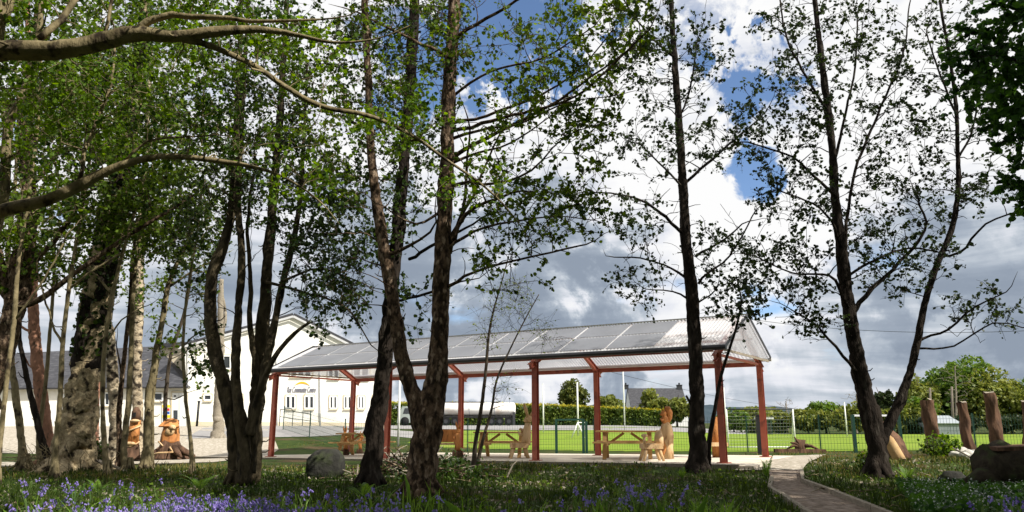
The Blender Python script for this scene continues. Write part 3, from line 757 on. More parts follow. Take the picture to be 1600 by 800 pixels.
slim('pine_tree', 'straight pink barked pine trunk between the gnarled tree and the thick birch', MAT['pine'], MAT['lf_con'], 20.5,
     [(77, 724, 30), (73, 690, 24), (68, 640, 22), (61, 590, 20), (56, 540, 19), (52, 490, 18), (50, 430, 17), (48, 330, 15), (46, 200, 12), (44, 60, 9), (42, -80, 5)],
     [(50, 150, 90, 130, 20.5, 1.5, 70), (100, 330, 50, 60, 20.5, 1, 20)], 14, [[(53, 520, 5), (30, 508, 4), (12, 500, 2)], [(58, 580, 4), (44, 570, 3)]])
slim('hazel_stem', 'slim pale spotted trunk at the left edge standing left of the pine', MAT['hazel'], MAT['lf_mid'], 19.5,
     [(37, 728, 18), (34, 690, 13), (27, 640, 12), (21, 590, 11), (14, 530, 10), (10, 460, 9), (14, 380, 8), (24, 280, 6), (30, 150, 4)],
     [(20, 350, 60, 80, 19.5, 1, 40), (30, 180, 60, 80, 19.5, 1, 40)], 15)
slim('hazel_stem', 'dark thin bent stem leaning left across the foot of the pine', MAT['alder'], MAT['lf_mid'], 18.5,
     [(80, 730, 15), (66, 690, 12), (56, 650, 11), (44, 600, 9), (36, 560, 8), (30, 520, 7), (34, 450, 6), (50, 380, 4)],
     [(60, 400, 50, 50, 18.5, .8, 24)], 16)
slim('thin_stem', 'thin curved stem rising against the right of the pink pine trunk', MAT['hazel'], MAT['lf_mid'], 18.8,
     [(64, 728, 10), (60, 690, 8), (66, 640, 7), (72, 590, 7), (78, 520, 6), (84, 440, 5), (86, 360, 4)],
     [(100, 400, 50, 60, 18.8, .8, 24)], 17)
slim('birch_tree', 'mottled white birch right of the thick leaning birch, its foot dark with ivy', MAT['birch'], MAT['lf_mid'], 20.3,
     [(178, 726, 26), (179, 690, 21), (180, 640, 20), (176, 580, 19), (172, 530, 17), (165, 475, 14), (168, 400, 12), (182, 300, 10), (200, 150, 7), (206, 20, 4)],
     [(180, 330, 70, 80, 20.3, 1.2, 46), (220, 150, 80, 110, 20.3, 1.4, 70)], 18)
slim('thin_stem', 'slender brown stem touching the right side of the mottled birch', MAT['brownbark'], MAT['lf_mid'], 19,
     [(186, 735, 13), (187, 690, 10), (186, 640, 9), (192, 580, 8), (196, 540, 8), (203, 480, 7), (206, 420, 6), (214, 340, 4)],
     [(210, 360, 50, 60, 19, .9, 36)], 19, [[(190, 590, 4), (186, 560, 3), (182, 540, 2)]])
slim('thin_stem', 'thin straight dead looking stem close behind the thick birch on its right', MAT['pine'], MAT['lf_mid'], 21,
     [(150, 718, 10), (151, 680, 8), (153, 620, 7), (156, 560, 6), (158, 500, 5), (156, 440, 4), (158, 380, 3)],
     [(158, 420, 30, 40, 21, .6, 12)], 20)
slim('white_birch', 'white barked birch rising behind the carved orange stump', MAT['birch'], MAT['lf_mid'], 25,
     [(215, 712, 22), (216, 660, 18), (214, 600, 18), (214, 540, 18), (217, 480, 17), (218, 410, 15), (222, 320, 12), (230, 200, 9), (236, 60, 6)],
     [(230, 300, 80, 100, 25, 1.6, 66), (240, 130, 90, 100, 25, 1.8, 70), (200, 440, 40, 50, 24.6, 1, 18)], 21)
slim('slim_tree', 'slim olive stem with a kinked foot in front of the carved orange stump', MAT['hazel'], MAT['lf_mid'], 17.8,
     [(200, 736, 15), (194, 715, 12), (194, 690, 11), (200, 640, 10), (203, 580, 9), (206, 520, 8), (208, 460, 8), (215, 390, 6), (228, 300, 4)],
     [(225, 350, 60, 70, 17.8, 1, 50)], 22)
slim('slim_tree', 'slim olive tree leaning right between the two carved stumps', MAT['hazel'], MAT['lf_mid'], 18.2,
     [(226, 735, 18), (229, 700, 14), (231, 660, 13), (232, 620, 12), (240, 580, 12), (246, 540, 11), (254, 500, 10), (262, 450, 9), (280, 405, 7), (304, 350, 5), (320, 280, 3)],
     [(300, 360, 50, 60, 18.2, 1, 50), (330, 250, 60, 70, 18, 1, 44)], 23, [[(262, 450, 5), (290, 430, 4), (318, 415, 3)]])
slim('thin_stem', 'very thin stem hugging the right of the slim leaning olive tree', MAT['hazel'], MAT['lf_mid'], 18.4,
     [(236, 732, 8), (238, 690, 7), (238, 640, 6), (242, 600, 5), (248, 560, 4)],
     [(256, 540, 20, 26, 18.4, .4, 6)], 24)

slim('thin_stem', 'thin pale stem at the left edge crossing in front of the gnarled trunk', MAT['hazel'], MAT['lf_mid'], 13.5,
     [(-6, 760, 11), (0, 690, 9), (10, 600, 8.5), (22, 500, 8), (30, 400, 7), (46, 300, 6), (60, 180, 5), (66, 60, 3)],
     [(50, 330, 40, 70, 13.5, .7, 24), (70, 150, 60, 80, 13.5, .8, 30)], 26, [[(22, 500, 5), (60, 450, 4), (100, 380, 3)]])
slim('thin_stem', 'thin sunlit stem leaning right between the pine and the thick birch', MAT['hazel'], MAT['lf_mid'], 15.5,
     [(84, 745, 12), (88, 690, 10), (94, 620, 9), (98, 540, 8), (108, 450, 7), (122, 360, 6), (140, 250, 5), (150, 120, 3)],
     [(130, 330, 40, 70, 15.5, .7, 26), (150, 180, 50, 80, 15.5, .8, 30)], 27, [[(98, 540, 5), (80, 500, 4), (60, 430, 3)], [(108, 450, 5), (150, 420, 4), (190, 395, 3)]])
slim('thin_stem', 'thin sunlit stem crossing the right side of the thick birch', MAT['hazel'], MAT['lf_mid'], 16,
     [(168, 742, 11), (163, 690, 9), (160, 620, 8), (164, 540, 7.5), (176, 460, 7), (196, 380, 6), (222, 290, 5), (240, 200, 3)],
     [(210, 350, 50, 70, 16, .7, 30)], 28, [[(176, 460, 5), (150, 430, 4), (120, 410, 3)], [(164, 540, 4), (190, 500, 3), (222, 480, 2)]])
slim('thin_stem', 'slender stem with side twigs just left of the many stemmed tree', MAT['hazel'], MAT['lf_dark'], 17,
     [(300, 738, 9), (298, 690, 7), (290, 620, 6), (286, 540, 5.5), (292, 460, 5), (306, 380, 4), (314, 300, 3)],
     [(310, 400, 40, 80, 17, .7, 30), (318, 560, 22, 60, 16.6, .4, 14)], 29, [[(286, 540, 3), (310, 520, 2.4), (334, 530, 2)]])

# understorey twigs and leaves hanging between the stems (their own young tree)
t = Tree('young_birch', 'young leafy birch behind the slim stems, in front of the slate roof', gbase(258, 22), MAT['twig'], MAT['lf_mid'], seed=25)
t.stem([(262, 712, 9), (258, 640, 7), (266, 560, 6), (290, 480, 5), (300, 400, 4), (296, 300, 3)], 22, .05, 6)
t.crown([(300, 420, 60, 70, 22, 1, 40), (230, 470, 50, 50, 22, 1, 22), (300, 300, 60, 70, 22, 1, 40), (320, 560, 26, 60, 21.6, .5, 12)], per=5, size=.085, tl=(.2, .5), twigs=3)
t.finish(); T.append(t)

# --- dark maple overhanging from the right -----------------------------------------------
t = Tree('maple_tree', 'dense dark maple hanging into the picture at the upper right corner', (11.2, 11.0, gz(11.2, 11.0)), MAT['alder'], MAT['lf_maple'], seed=30)
t.stem3([(11.2, 11, 0), (11.15, 11, 2), (11.0, 11, 4), (10.9, 11, 6.5), (10.8, 10.9, 9), (10.8, 10.8, 12.5)], [.26, .22, .2, .17, .12, .04], flare=1.4)
for b, e in (((11, 11, 3.4), (8.6, 11.6, 5.4)), ((10.9, 11, 5), (8.2, 11.4, 7)), ((10.9, 11, 6), (8.6, 9.4, 8.6)), ((10.9, 11, 5), (13, 9, 7.6)), ((10.9, 11, 7), (9.6, 13, 9.5))):
    b, e = np.array(b), np.array(e); m = (b + e) / 2 + np.array((0, 0, .3))
    t.stem3([b, m, e], [.08, .055, .02], main=False)
c = []
rr = t.r
def ball(cx, cy, cz, rx, ry, rz, n):
    q = rr.normal(size=(n, 3)); q /= np.linalg.norm(q, axis=1)[:, None]
    return np.array((cx, cy, cz)) + q * (rr.uniform(.1, 1, n)[:, None] ** .4) * np.array((rx, ry, rz))
t.attract(np.concatenate([ball(8.55, 11.4, 6.9, .9, 1.2, 1.4, 95), ball(8.9, 11.4, 5.0, .8, 1, .9, 50), ball(10.6, 11, 9.5, 3.0, 3.0, 2.8, 190), ball(11, 8.5, 8.5, 2.6, 2, 2.3, 120)]), per=15, size=.105, tl=(.25, .65), twigs=4)
t.finish(); T.append(t)

# --- woodland trees beside and behind the photographer (unseen; they shade the glade, most added to block light) -------------
def shade_tree(label, x, y, h, crowns, seed):
    t = Tree('unseen_shade_tree', label, (x, y, gz(x, y)), MAT['brownbark'], MAT['lf_mid'], seed=seed)
    t.stem3([(x, y, 0), (x + .1, y, h * .35), (x - .1, y + .1, h * .7), (x, y, h)], [.24, .2, .14, .04], flare=1.4)
    global rr
    rr = t.r
    t.attract(np.concatenate([ball(*c) for c in crowns]), per=12, size=.33, tl=(.3, .9), twigs=4)  # oversized leaves, to block more sky light
    t.finish(hexa=False); T.append(t)


shade_tree('tall leafy woodland tree standing outside the picture to the right of the camera', 8.6, 4.6, 12, [(8.4, 4.8, 8.8, 3.0, 3.0, 2.6, 230), (6.2, 3.2, 7.6, 2, 2, 1.6, 110)], 31)
shade_tree('broad leafy woodland tree outside the picture just behind the camera on its right', 4.6, -1.6, 12, [(4.8, -.6, 8.6, 3.0, 2.6, 2.4, 190)], 32)
shade_tree('second woodland tree outside the picture farther to the right among the trees', 13.5, 6.5, 13, [(13.2, 6.5, 9.6, 3.2, 3.0, 3, 220)], 33)

shade_tree('unseen woodland tree added for shade, its crown over the glade to the right', 6.9, 7.0, 13, [(5.4, 7.8, 8.6, 2.2, 1.8, 1.7, 110)], 34)  # added out of view to shade the lower forked trunk
wood = [(-4.2, 1.2, 'left of the camera, close by'), (-9.5, 2.5, 'farther left of the camera'), (-1.5, -4.5, 'straight behind the camera'), (9.5, -3.0, 'behind the camera, on its right edge'), (-7, -4, 'behind the camera on its left'), (3.5, -9, 'deeper in the wood behind the camera'), (-12, -9, 'deepest in the wood behind, far left'), (14, -1, 'far right behind the camera')]  # unseen trees, added to block sky light from behind
for i, (x, y, lb) in enumerate(wood):
    shade_tree('unseen woodland tree added for shade, standing ' + lb, x, y, 13, [(x, y + .6, 8.6, 3.3, 3.0, 3.2, 150), (x + .6, y - .5, 4.4, 2.4, 2.0, 2.2, 90)], 60 + i)

# ------------------------------------------------------------------ ground
def struct(o):
    o['kind'] = 'structure'
    return o


def grid_sheet(name, xs, ys, mat, dz=0.0, mask=None, zf=None):
    X, Y = np.meshgrid(xs, ys)
    Z = (ground(X, Y) if zf is None else zf(X, Y)) + dz
    V = np.stack([X, Y, Z], -1).reshape(-1, 3)
    nx, ny = len(xs), len(ys)
    i, j = np.meshgrid(np.arange(ny - 1), np.arange(nx - 1), indexing='ij')
    a = i * nx + j
    fa = np.stack([a, a + 1, a + nx + 1, a + nx], -1).reshape(-1, 4)
    if mask is not None:
        cx = V[fa].mean(1)
        fa = fa[mask(cx[:, 0], cx[:, 1])]
        used = np.unique(fa); re = np.full(len(V), -1); re[used] = np.arange(len(used)); V = V[used]; fa = re[fa]
    return struct(mesh_np(name, V, [fa], mat, None, True))


def strip_sheet(name, L, R, mat, dz, sub=6, zf=None):
    """sheet between two polylines of (x, y)"""
    L = np.array(L, float); R = np.array(R, float)
    def rs(P):
        t = np.linspace(0, len(P) - 1, (len(P) - 1) * 6 + 1)
        return np.stack([np.interp(t, np.arange(len(P)), P[:, k]) for k in (0, 1)], 1)
    L, R = rs(L), rs(R); n = len(L); V = []
    for k in range(sub + 1):
        q = L + (R - L) * k / sub
        V.append(np.stack([q[:, 0], q[:, 1], ground(q[:, 0], q[:, 1]) + dz], 1))
    V = np.stack(V, 1).reshape(-1, 3); m = sub + 1
    i, j = np.meshgrid(np.arange(n - 1), np.arange(sub), indexing='ij'); a = i * m + j
    return struct(mesh_np(name, V, [np.stack([a, a + 1, a + m + 1, a + m], -1).reshape(-1, 4)], mat, None, True))


xs = np.concatenate([[-1500, -600, -250, -120], np.arange(-70, -30, 2.5), np.arange(-30, 30, .5), np.arange(30, 80, 2.5), [120, 250, 600, 1500]])
ys = np.concatenate([[-600, -150, -50], np.arange(-20, 4, 2), np.arange(4, 50, .5), np.arange(50, 130, 2.5), [160, 250, 500, 1000, 2500]])
grid_sheet('ground', xs, ys, MAT['grass'])
# the sports pitch beyond the fence
def fence_y(x):
    return np.interp(x, [-40, -9, 3.2, 8.2, 22, 60], [47, 38, 29.6, 26.6, 25.4, 24])
gxs = np.arange(-6, 62, .6); gys = np.arange(24, 76, .6)
grid_sheet('sports_pitch', gxs, gys, MAT['pitch'], .012, lambda x, y: (y > fence_y(x) + .2) & (y < 72) & ((x / y > .10) | (y < 56)) & (x > -4 - (y - 30) * .1))
strip_sheet('road', [(-11, 60), (0, 57), (8, 57), (14, 60), (20, 66)], [(-16, 97), (0, 97), (12, 97), (20, 97), (30, 97)], MAT['road'], .02)
# gravel yard before the buildings, and the stony track on the left
strip_sheet('gravel_yard', [(-24, 31), (-14.5, 29.2), (-10.2, 27.0), (-8.7, 26.6)], [(-34, 46.4), (-22, 46.4), (-14, 44), (-9.5, 31.5)], MAT['gravel'], .012, 12)
strip_sheet('footpath', [(-20, 22.0), (-12, 22.2), (-9, 23.4)], [(-22, 24.6), (-13, 25.2), (-9.0, 27.0)], MAT['gravel'], .016, 5)
strip_sheet('forecourt', [(-15.0, 35.5), (-9.5, 36.5), (-3.5, 41)], [(-20, 52.5), (-12, 53), (-4, 54)], MAT['road'], .02, 5)
# slab of the shelter
mb = MB()
def slabpt(s, w, z):
    return pav(s, w, z)
for s0 in np.arange(-3.4, 16.6, 1.6):
    s1 = min(s0 + 1.59, 16.9)
    a = [slabpt(s0, -1.15, .02), slabpt(s1, -1.15, .02), slabpt(s1, 5.1, .02), slabpt(s0, 5.1, .02)]
    mb.plate(a, .16)
struct(mb.build('patio', MAT['concrete']))
# timber edging of the slab
mb = MB(); mb.bar(pav(-3.4, -1.2, -.02), pav(16.6, -1.2, -.02), .06, .15)
struct(mb.build('patio_edge', MAT['oldtimber']))
# gravel apron at the right end and the winding path to the camera
strip_sheet('gravel_apron', [(6.3, 16.9), (7.5, 19.4), (8.5, 21.4), (9.4, 23.2)], [(4.8, 16.9), (6.1, 19.0), (7.2, 20.8), (8.3, 22.6)], MAT['gravel'], .03, 6)
PL = [(5.7, 17.4), (5.0, 15.0), (4.14, 12.6), (3.5, 9.43), (3.0, 6.5), (2.7, 3.5), (2.6, 0)]
PR = [(6.5, 17.5), (6.1, 16.4), (5.3, 14.2), (4.42, 9.6), (3.9, 6.5), (3.6, 3.5), (3.5, 0)]
strip_sheet('gravel_path', PL, PR, MAT['pathgravel'], .022, 8)


def edging(name, label, P, skip=0):
    P = np.array(P, float)[skip:]
    e = empty(name, label, 'path edging', (P[0][0], P[0][1], gz(*P[0])))
    for i in range(len(P) - 1):
        n = 2
        for k in range(n):
            a = P[i] + (P[i + 1] - P[i]) * k / n; b = P[i] + (P[i + 1] - P[i]) * (k + .985) / n
            m = MB(); m.bar((a[0], a[1], gz(*a) + .03), (b[0], b[1], gz(*b) + .03), .07, .13)
            m.build('board', MAT['oldtimber'], e)
    return e


edging('path_edging', 'weathered timber boards edging the left side of the gravel path', PL, 1)
edging('path_edging', 'weathered timber boards edging the right side of the gravel path', PR, 1)

# hills on the horizon
def hill(name, pts, d, thick, mat):
    V = []
    for (px, py) in pts:
        p = at(px, py, d); V.append(p)
    P = np.array(V); n = len(P)
    B = P.copy(); B[:, 2] = -5; K = P.copy(); K[:, 1] += thick; K[:, 2] = -5
    B[:, 1] -= thick * .4
    W = np.concatenate([B, P, K]); i = np.arange(n - 1)
    fa = np.concatenate([np.stack([i, i + 1, i + n + 1, i + n], 1), np.stack([i + n, i + n + 1, i + 2 * n + 1, i + 2 * n], 1)])
    return struct(mesh_np(name, W, [fa], mat, None, False))


xsH = np.arange(-1200, 2900, 14)
hill('hills', [(x, 634 + 5 * math.sin(x * .011) + 2.2 * math.sin(x * .05 + 1) + 1.5 * mnoise.noise(Vector((x * .09, 0, 0))) + (3 if x < 1100 else 0)) for x in xsH], 900, 500, MAT['hill'])

# ------------------------------------------------------------------ the shelter
EAVE = 2.80; RIDGE = 3.78
sh = empty('open_shelter', 'long open sided shelter of red steel posts under a corrugated translucent roof', 'shelter', tuple(pav(8, 2, 0)))
B0, B1 = -.03, PWID + .03
frames = [0, PLEN / 3, PLEN * 2 / 3 + .1, PLEN]
for s in frames:
    zb = lambda w: pav(s, w, 0)[2]
    top = pav(PLEN, 0, 0)[2] + EAVE - .14
    for w in (0, PWID):
        p = pav(s, w, .02)
        mb = MB(); mb.ibeam(p, (p[0], p[1], top - .02), .15, .15, up=tuple(PE2) + (0,))
        po = mb.build('post', MAT['redsteel'], sh)
        mb = MB(); mb.box(p + np.array((0, 0, .012)), (.28, .28, .02), math.atan2(PE1[1], PE1[0])); mb.build('base_plate', MAT['redsteel'], po)
ZT = pav(PLEN, 0, 0)[2]
def pz(s, w, z):
    p = pav(s, w); return np.array((p[0], p[1], ZT + z))
mid = PWID / 2
for s in frames:
    for w0 in (-.32, PWID + .32):
        a = pz(s, w0, EAVE - .16 - .32 * .5); b = pz(s, mid + (.02 if w0 > 0 else -.02), RIDGE - .17)
        mb = MB(); mb.ibeam(a, b, .10, .16); mb.build('rafter', MAT['redsteel'], sh)
    mb = MB(); mb.bar(pz(s, .08, EAVE - .2), pz(s, PWID - .08, EAVE - .2), .05, .06)
    if s in (0, PLEN):
        mb.build('tie_beam', MAT['redsteel'], sh)
for w in (.0, PWID):
    for i in range(3):
        zz = EAVE - (.19 if w else .08); mb = MB(); mb.ibeam(pz(frames[i] + .1, w, zz), pz(frames[i + 1] - .1, w, zz), .09, .13 if w else .09); mb.build('eave_beam', MAT['redsteel'], sh)
for w, z in ((mid, RIDGE - .05), (mid * .5, (RIDGE + EAVE) / 2 - .05), (mid * 1.5, (RIDGE + EAVE) / 2 - .05)):
    mb = MB(); mb.bar(pz(-.1, w, z), pz(PLEN + .1, w, z), .05, .07); mb.build('purlin', MAT['redsteel'], sh)


def roof(w_eave, w_ridge, z_eave, z_ridge, name):
    S = np.arange(-.25, PLEN + .3, .1 / 6)
    amp = .016
    h = amp * np.sin(S * 2 * math.pi / .1)
    rows = []
    for q in (0, .33, .66, 1):
        w = w_eave + (w_ridge - w_eave) * q; z = z_eave + (z_ridge - z_eave) * q
        p = PO[None, :] + PE1[None, :] * S[:, None] + PE2[None, :] * w
        rows.append(np.stack([p[:, 0], p[:, 1], ZT + z + h], 1))
    V = np.concatenate(rows); n = len(S)
    fa = []
    for r in range(3):
        i = np.arange(n - 1) + r * n
        fa.append(np.stack([i, i + 1, i + n + 1, i + n], 1))
    return mesh_np(name, V, [np.concatenate(fa)], MAT['sheet'], sh, False)


slope = (RIDGE - EAVE) / (mid + .22)
rf = roof(-.22, mid - .01, EAVE, RIDGE, 'roof_sheet')
rb = roof(PWID + .22, mid + .01, EAVE, RIDGE, 'roof_sheet')
# tinted panels in two rows on the sunny slope
for row, (wa, wb) in enumerate(((-.08, .86), (.94, 1.84))):
    k = 0
    for s in np.arange(.15, PLEN - 1.9, 1.42):
        s0, s1 = s + (0 if row == 0 else .02), s + 1.36
        z = lambda w: EAVE + (w + .22) * slope + .03
        mb = MB(); mb.plate([pz(s0, wa, z(wa)), pz(s1, wa, z(wa)), pz(s1, wb, z(wb)), pz(s0, wb, z(wb))], .008)
        pn = mb.build('roof_panel', MAT['panel'], sh)
        k += 1
mb = MB(); mb.tube([pz(-.3, -.26, EAVE - .04), pz(PLEN + .3, -.26, EAVE - .05)], .068, 8); mb.build('gutter', MAT['gutter'], sh)
mb = MB(); mb.tube([pz(-.3, PWID + .26, EAVE - .04), pz(PLEN + .3, PWID + .26, EAVE - .04)], .06, 8); mb.build('gutter', MAT['zinc'], sh)
mb = MB(); mb.bar(pz(-.28, mid, RIDGE + .03), pz(PLEN + .3, mid, RIDGE + .03), .16, .02); mb.build('ridge_cap', MAT['zinc'], sh)
for s, sg in ((PLEN + .24, 1), (-.22, -1)):
    tri = [pz(s, -.2, EAVE - .06), pz(s, PWID + .2, EAVE - .06), pz(s, mid, RIDGE - .04)]
    mb = MB(); mb.plate(tri if sg > 0 else tri[::-1], .01); mb.build('gable_panel', MAT['gablesheet'], sh)
    for w0 in (-.28, PWID + .28):
        mb = MB(); mb.bar(pz(s + .05 * sg, w0, EAVE - .03), pz(s + .05 * sg, mid, RIDGE + .03), .02, .07); mb.build('verge_trim', MAT['gutter'], sh)
    mb = MB(); mb.bar(pz(s - .02 * sg, -.2, EAVE - .1), pz(s - .02 * sg, PWID + .2, EAVE - .1), .03, .06); mb.build('gable_rail', MAT['oldtimber'], sh)

# ------------------------------------------------------------------ picnic tables
RZ = math.atan2(PE1[1], PE1[0])


def picnic_table():
    e = empty('picnic_table', 'x', 'picnic table', group='picnic tables under the shelter')
    mb = MB()
    for k in range(5):
        mb.box(((0), -.31 + k * .155, .745), (1.75, .145, .042))
    mb.build('table_top', MAT['tablewood'], e)
    for sy in (-1, 1):
        mb = MB()
        for k in (-.5, .5):
            mb.box((0, sy * .72 + k * .15, .45), (1.85, .14, .042))
        mb.build('bench_seat', MAT['tablewood'], e)
    for sx in (-1, 1):
        for sy in (-1, 1):
            mb = MB(); mb.bar((sx * .62, sy * .26, .72), (sx * .62, sy * .66, .0), .05, .11, up=(1, 0, 0)); mb.build('leg', MAT['tablewood'], e)
        mb = MB(); mb.box((sx * .57, 0, .40), (.045, 1.66, .10)); mb.build('cross_rail', MAT['tablewood'], e)
        mb = MB(); mb.box((sx * .57, 0, .70), (.045, .70, .08)); mb.build('top_batten', MAT['tablewood'], e)
        mb = MB(); mb.bar((sx * .10, 0, .70), (sx * .54, 0, .40), .05, .07); mb.build('brace', MAT['tablewood'], e)
    return e


pt = picnic_table()
tabs = [(12.6, 1.9, 'golden picnic table under the right end of the shelter, squirrel carving behind its end'),
        (8.4, 1.9, 'picnic table with the long eared hare carving at its right end'),
        (2.5, 1.9, 'picnic table under the left of the shelter, half hidden by the leaning trunk')]
for i, (s, w, lb) in enumerate(tabs):
    o = pt if i == 0 else copy_tree(pt)
    o.location = tuple(pav(s, w, .022)); o.rotation_euler = (0, 0, RZ + .38)
    o['label'] = lb


def sphere_parts(mb, lst, seed=0):
    for k, (c, r) in enumerate(lst):
        mb.blob(c, r if hasattr(r, '__len__') else (r, r, r), seed + k, .07, 1.5, 12, 8)


# carved chairs at the table ends: seat block on four splayed legs, animal as the back
def carved_chair(name, label, loc, rz, kind, seed):
    e = empty(name, label, 'carved chair', loc, rz, None)
    # local coordinates: x to the right, seat top at .42; built round the origin
    o = empty('tmp', 'tmp', 'tmp')
    s = MB(); s.box((0, 0, .36), (.52, .42, .11)); s.box((0, 0, .425), (.5, .4, .03)); se = s.build('seat', MAT['carvedpale'], o)
    for sx in (-1, 1):
        for sy in (-1, 1):
            m = MB(); m.tube([(sx * .17, sy * .13, .32), (sx * .21, sy * .16, .16), (sx * .27, sy * .19, 0)], (.055, .045, .035), 8, True, .1, seed); m.build('leg', MAT['carvedpale'], o, True)
    b = MB()
    if kind == 'hare':
        b.tube([(.2, 0, .38), (.22, 0, .62), (.24, 0, .86), (.27, 0, 1.02)], (.13, .13, .11, .085), 10, True, .12, seed)
        b.blob((.29, 0, 1.13), (.12, .09, .105), seed, .1)
        b.blob((.21, 0, 1.09), (.075, .06, .06), seed + 1, .08)
        b.tube([(.12, -.02, .66), (.02, -.04, .70), (-.03, -.04, .78)], (.055, .045, .03), 7)
        b.tube([(.14, .05, .78), (.02, .06, .86)], (.06, .04), 7)
        bk = b.build('carved_back', MAT['carvedpale'], o, True)
        for (p, q) in (((.26, -.04, 1.2), (.14, -.06, 1.60)), ((.33, .04, 1.2), (.60, .06, 1.56))):
            m = MB(); p, q = np.array(p), np.array(q)
            m.tube([p, p + (q - p) * .5, p + (q - p) * .85, q], (.035, .055, .04, .012), 8); m.build('ear', MAT['carvedpale'], o, True)
    else:
        b.tube([(.2, 0, .38), (.22, 0, .6), (.22, 0, .78)], (.12, .11, .07), 10, True, .15, seed)
        b.tube([(-.22, -.16, .42), (-.22, -.16, .6)], (.035, .04), 8); b.blob((-.21, -.15, .64), (.09, .05, .05), seed, .1)
        b.build('carved_back', MAT['carvedpale'], o, True)
    for k in kids(o):
        k.parent = e
    bpy.data.objects.remove(o)
    return e


def on_slab(px, d, z=.022):
    x = (px - 800) / 1200 * d
    s = (x - PO[0]) * PE1[0] + (d - PO[1]) * PE1[1]
    return (x, d, 1.1 - (1.19 - .22 * s / PLEN) + z)


carved_chair('hare_chair', 'carved hare with tall ears rising as the back of a low four legged seat', on_slab(811, 22.9), .1, 'hare', 41)
carved_chair('carved_stool', 'low carved wooden seat with splayed legs by the right picnic table end', on_slab(1016, 20.2), .1, 'stool', 42)

# carved figure at the right table: a pale trunk with a reddish squirrel on it
e = empty('carved_squirrel', 'tall pale carved trunk topped by a reddish bushy tailed squirrel by the right table', 'wood carving', on_slab(1040, 21.4))
b = np.array(e.location)
m = MB(); m.tube([b + (0, 0, -.02), b + (.01, 0, .3), b + (.02, 0, .62), b + (.02, 0, .88), b + (-.01, 0, .97)], (.17, .145, .155, .15, .09), 20, True, .13, 4)
m.blob(b + (-.15, -.05, .62), (.05, .05, .2), 3, .1); m.build('trunk_base', MAT['carvedpale'], e, True)
m = MB(); m.blob(b + (-.02, -.02, 1.05), (.10, .09, .14), 5, .12); m.blob(b + (-.05, -.03, 1.22), (.08, .07, .085), 6, .08); m.blob(b + (-.115, -.04, 1.2), (.045, .04, .036), 7, .05)
m.blob(b + (-.03, -.05, 1.31), (.02, .016, .05), 8, .05); m.blob(b + (-.07, .03, 1.31), (.02, .016, .05), 9, .05)
m.tube([b + (-.06, -.07, 1.06), b + (-.13, -.09, 1.03), b + (-.16, -.09, 1.09)], (.03, .025, .02), 7)
m.build('squirrel', MAT['carved'], e, True)
m = MB(); m.tube([b + (.06, 0, .97), b + (.115, 0, 1.1), b + (.12, 0, 1.24), b + (.07, 0, 1.36), b + (.0, 0, 1.38)], (.05, .075, .09, .08, .035), 12, True, .12, 9); m.build('tail', MAT['carved'], e, True)
m = MB(); m.blob(b + (-.11, -.06, .28), (.12, .10, .24), 12, .2, 2.5); m.build('carved_panel', MAT['carved'], e, True)

# bench seen end-on with its solid board and the hare beside it
pbase = np.array(on_slab(703, 24.6))
e = empty('carved_bench', 'bench with a plain brown board back between the forked tree and a red post', 'bench', tuple(pbase))
m = MB(); m.bar(pbase + (-.62, .05, .66), pbase + (.34, -.05, .66), .06, .40); m.build('backrest', MAT['carved'], e)
m = MB(); m.bar(pbase + (-.62, -.17, .42), pbase + (.34, -.27, .42), .40, .05); m.build('seat', MAT['carvedpale'], e)
for x in (-.5, .22):
    m = MB(); m.bar(pbase + (x, -.1, 0), pbase + (x, -.1, .42), .07, .30, up=(0, 1, 0)); m.build('leg', MAT['carved'], e)


def hare_figure(name, label, base, h, mat, seed, armsup=True, lean=0.0):
    e = empty(name, label, 'wood carving', tuple(base))
    b = np.array(base); f = h / 1.0
    st = MB(); st.tube([b + (0, 0, -.04), b + (0, 0, .1 * f), b + (0, 0, .20 * f)], (.17 * f, .15 * f, .14 * f), 12, True, .1, seed); st.build('stump_base', MAT['stumpbark'], e, True)
    m = MB()
    m.tube([b + (.06 * f, 0, .19 * f), b + (.02 * f, 0, .32 * f), b + (-.02 * f, 0, .48 * f), b + (-.02 * f, 0, .62 * f), b + (lean, 0, .7 * f)], np.array((.05, .075, .095, .08, .05)) * f, 10, True, .1, seed)
    m.tube([b + (-.03 * f, 0, .19 * f), b + (.0, 0, .3 * f), b + (.0, 0, .4 * f)], np.array((.04, .05, .06)) * f, 8)
    m.blob(b + (lean, 0, .76 * f), (.075 * f, .065 * f, .075 * f), seed, .1); m.blob(b + (lean - .06 * f, 0, .74 * f), (.045 * f, .04 * f, .035 * f), seed + 1, .05)
    if armsup:
        m.tube([b + (.03 * f, -.02, .58 * f), b + (.12 * f, -.04, .66 * f), b + (.17 * f, -.04, .8 * f)], np.array((.035, .03, .022)) * f, 7)
    m.tube([b + (-.06 * f, .0, .56 * f), b + (-.13 * f, -.04, .52 * f), b + (-.12 * f, -.06, .6 * f)], np.array((.035, .03, .025)) * f, 7)
    m.build('body', mat, e, True)
    for dx, tp in ((-.02, -.05), (.03, .03)):
        m = MB(); m.tube([b + (lean + dx * f, 0, .81 * f), b + (lean + (dx + tp * .5) * f, 0, .92 * f), b + (lean + (dx + tp) * f, 0, 1.04 * f)], np.array((.022, .034, .01)) * f, 7); m.build('ear', mat, e, True)
    return e


hare_figure('hare_carving', 'reddish upright hare carving beside the brown backed bench', on_slab(716, 24.1), 1.06, MAT['carved'], 51, False)
hare_figure('hare_carving', 'small orange hare carving with raised paws on a stump left of the tables', on_slab(541, 27.9), .98, MAT['carved'], 52, True, -.03)
hare_figure('hare_carving', 'smallest carving, partly hidden behind the leaning trunk beside the left table', on_slab(564, 29.3), .80, MAT['carved'], 53, True, .05)

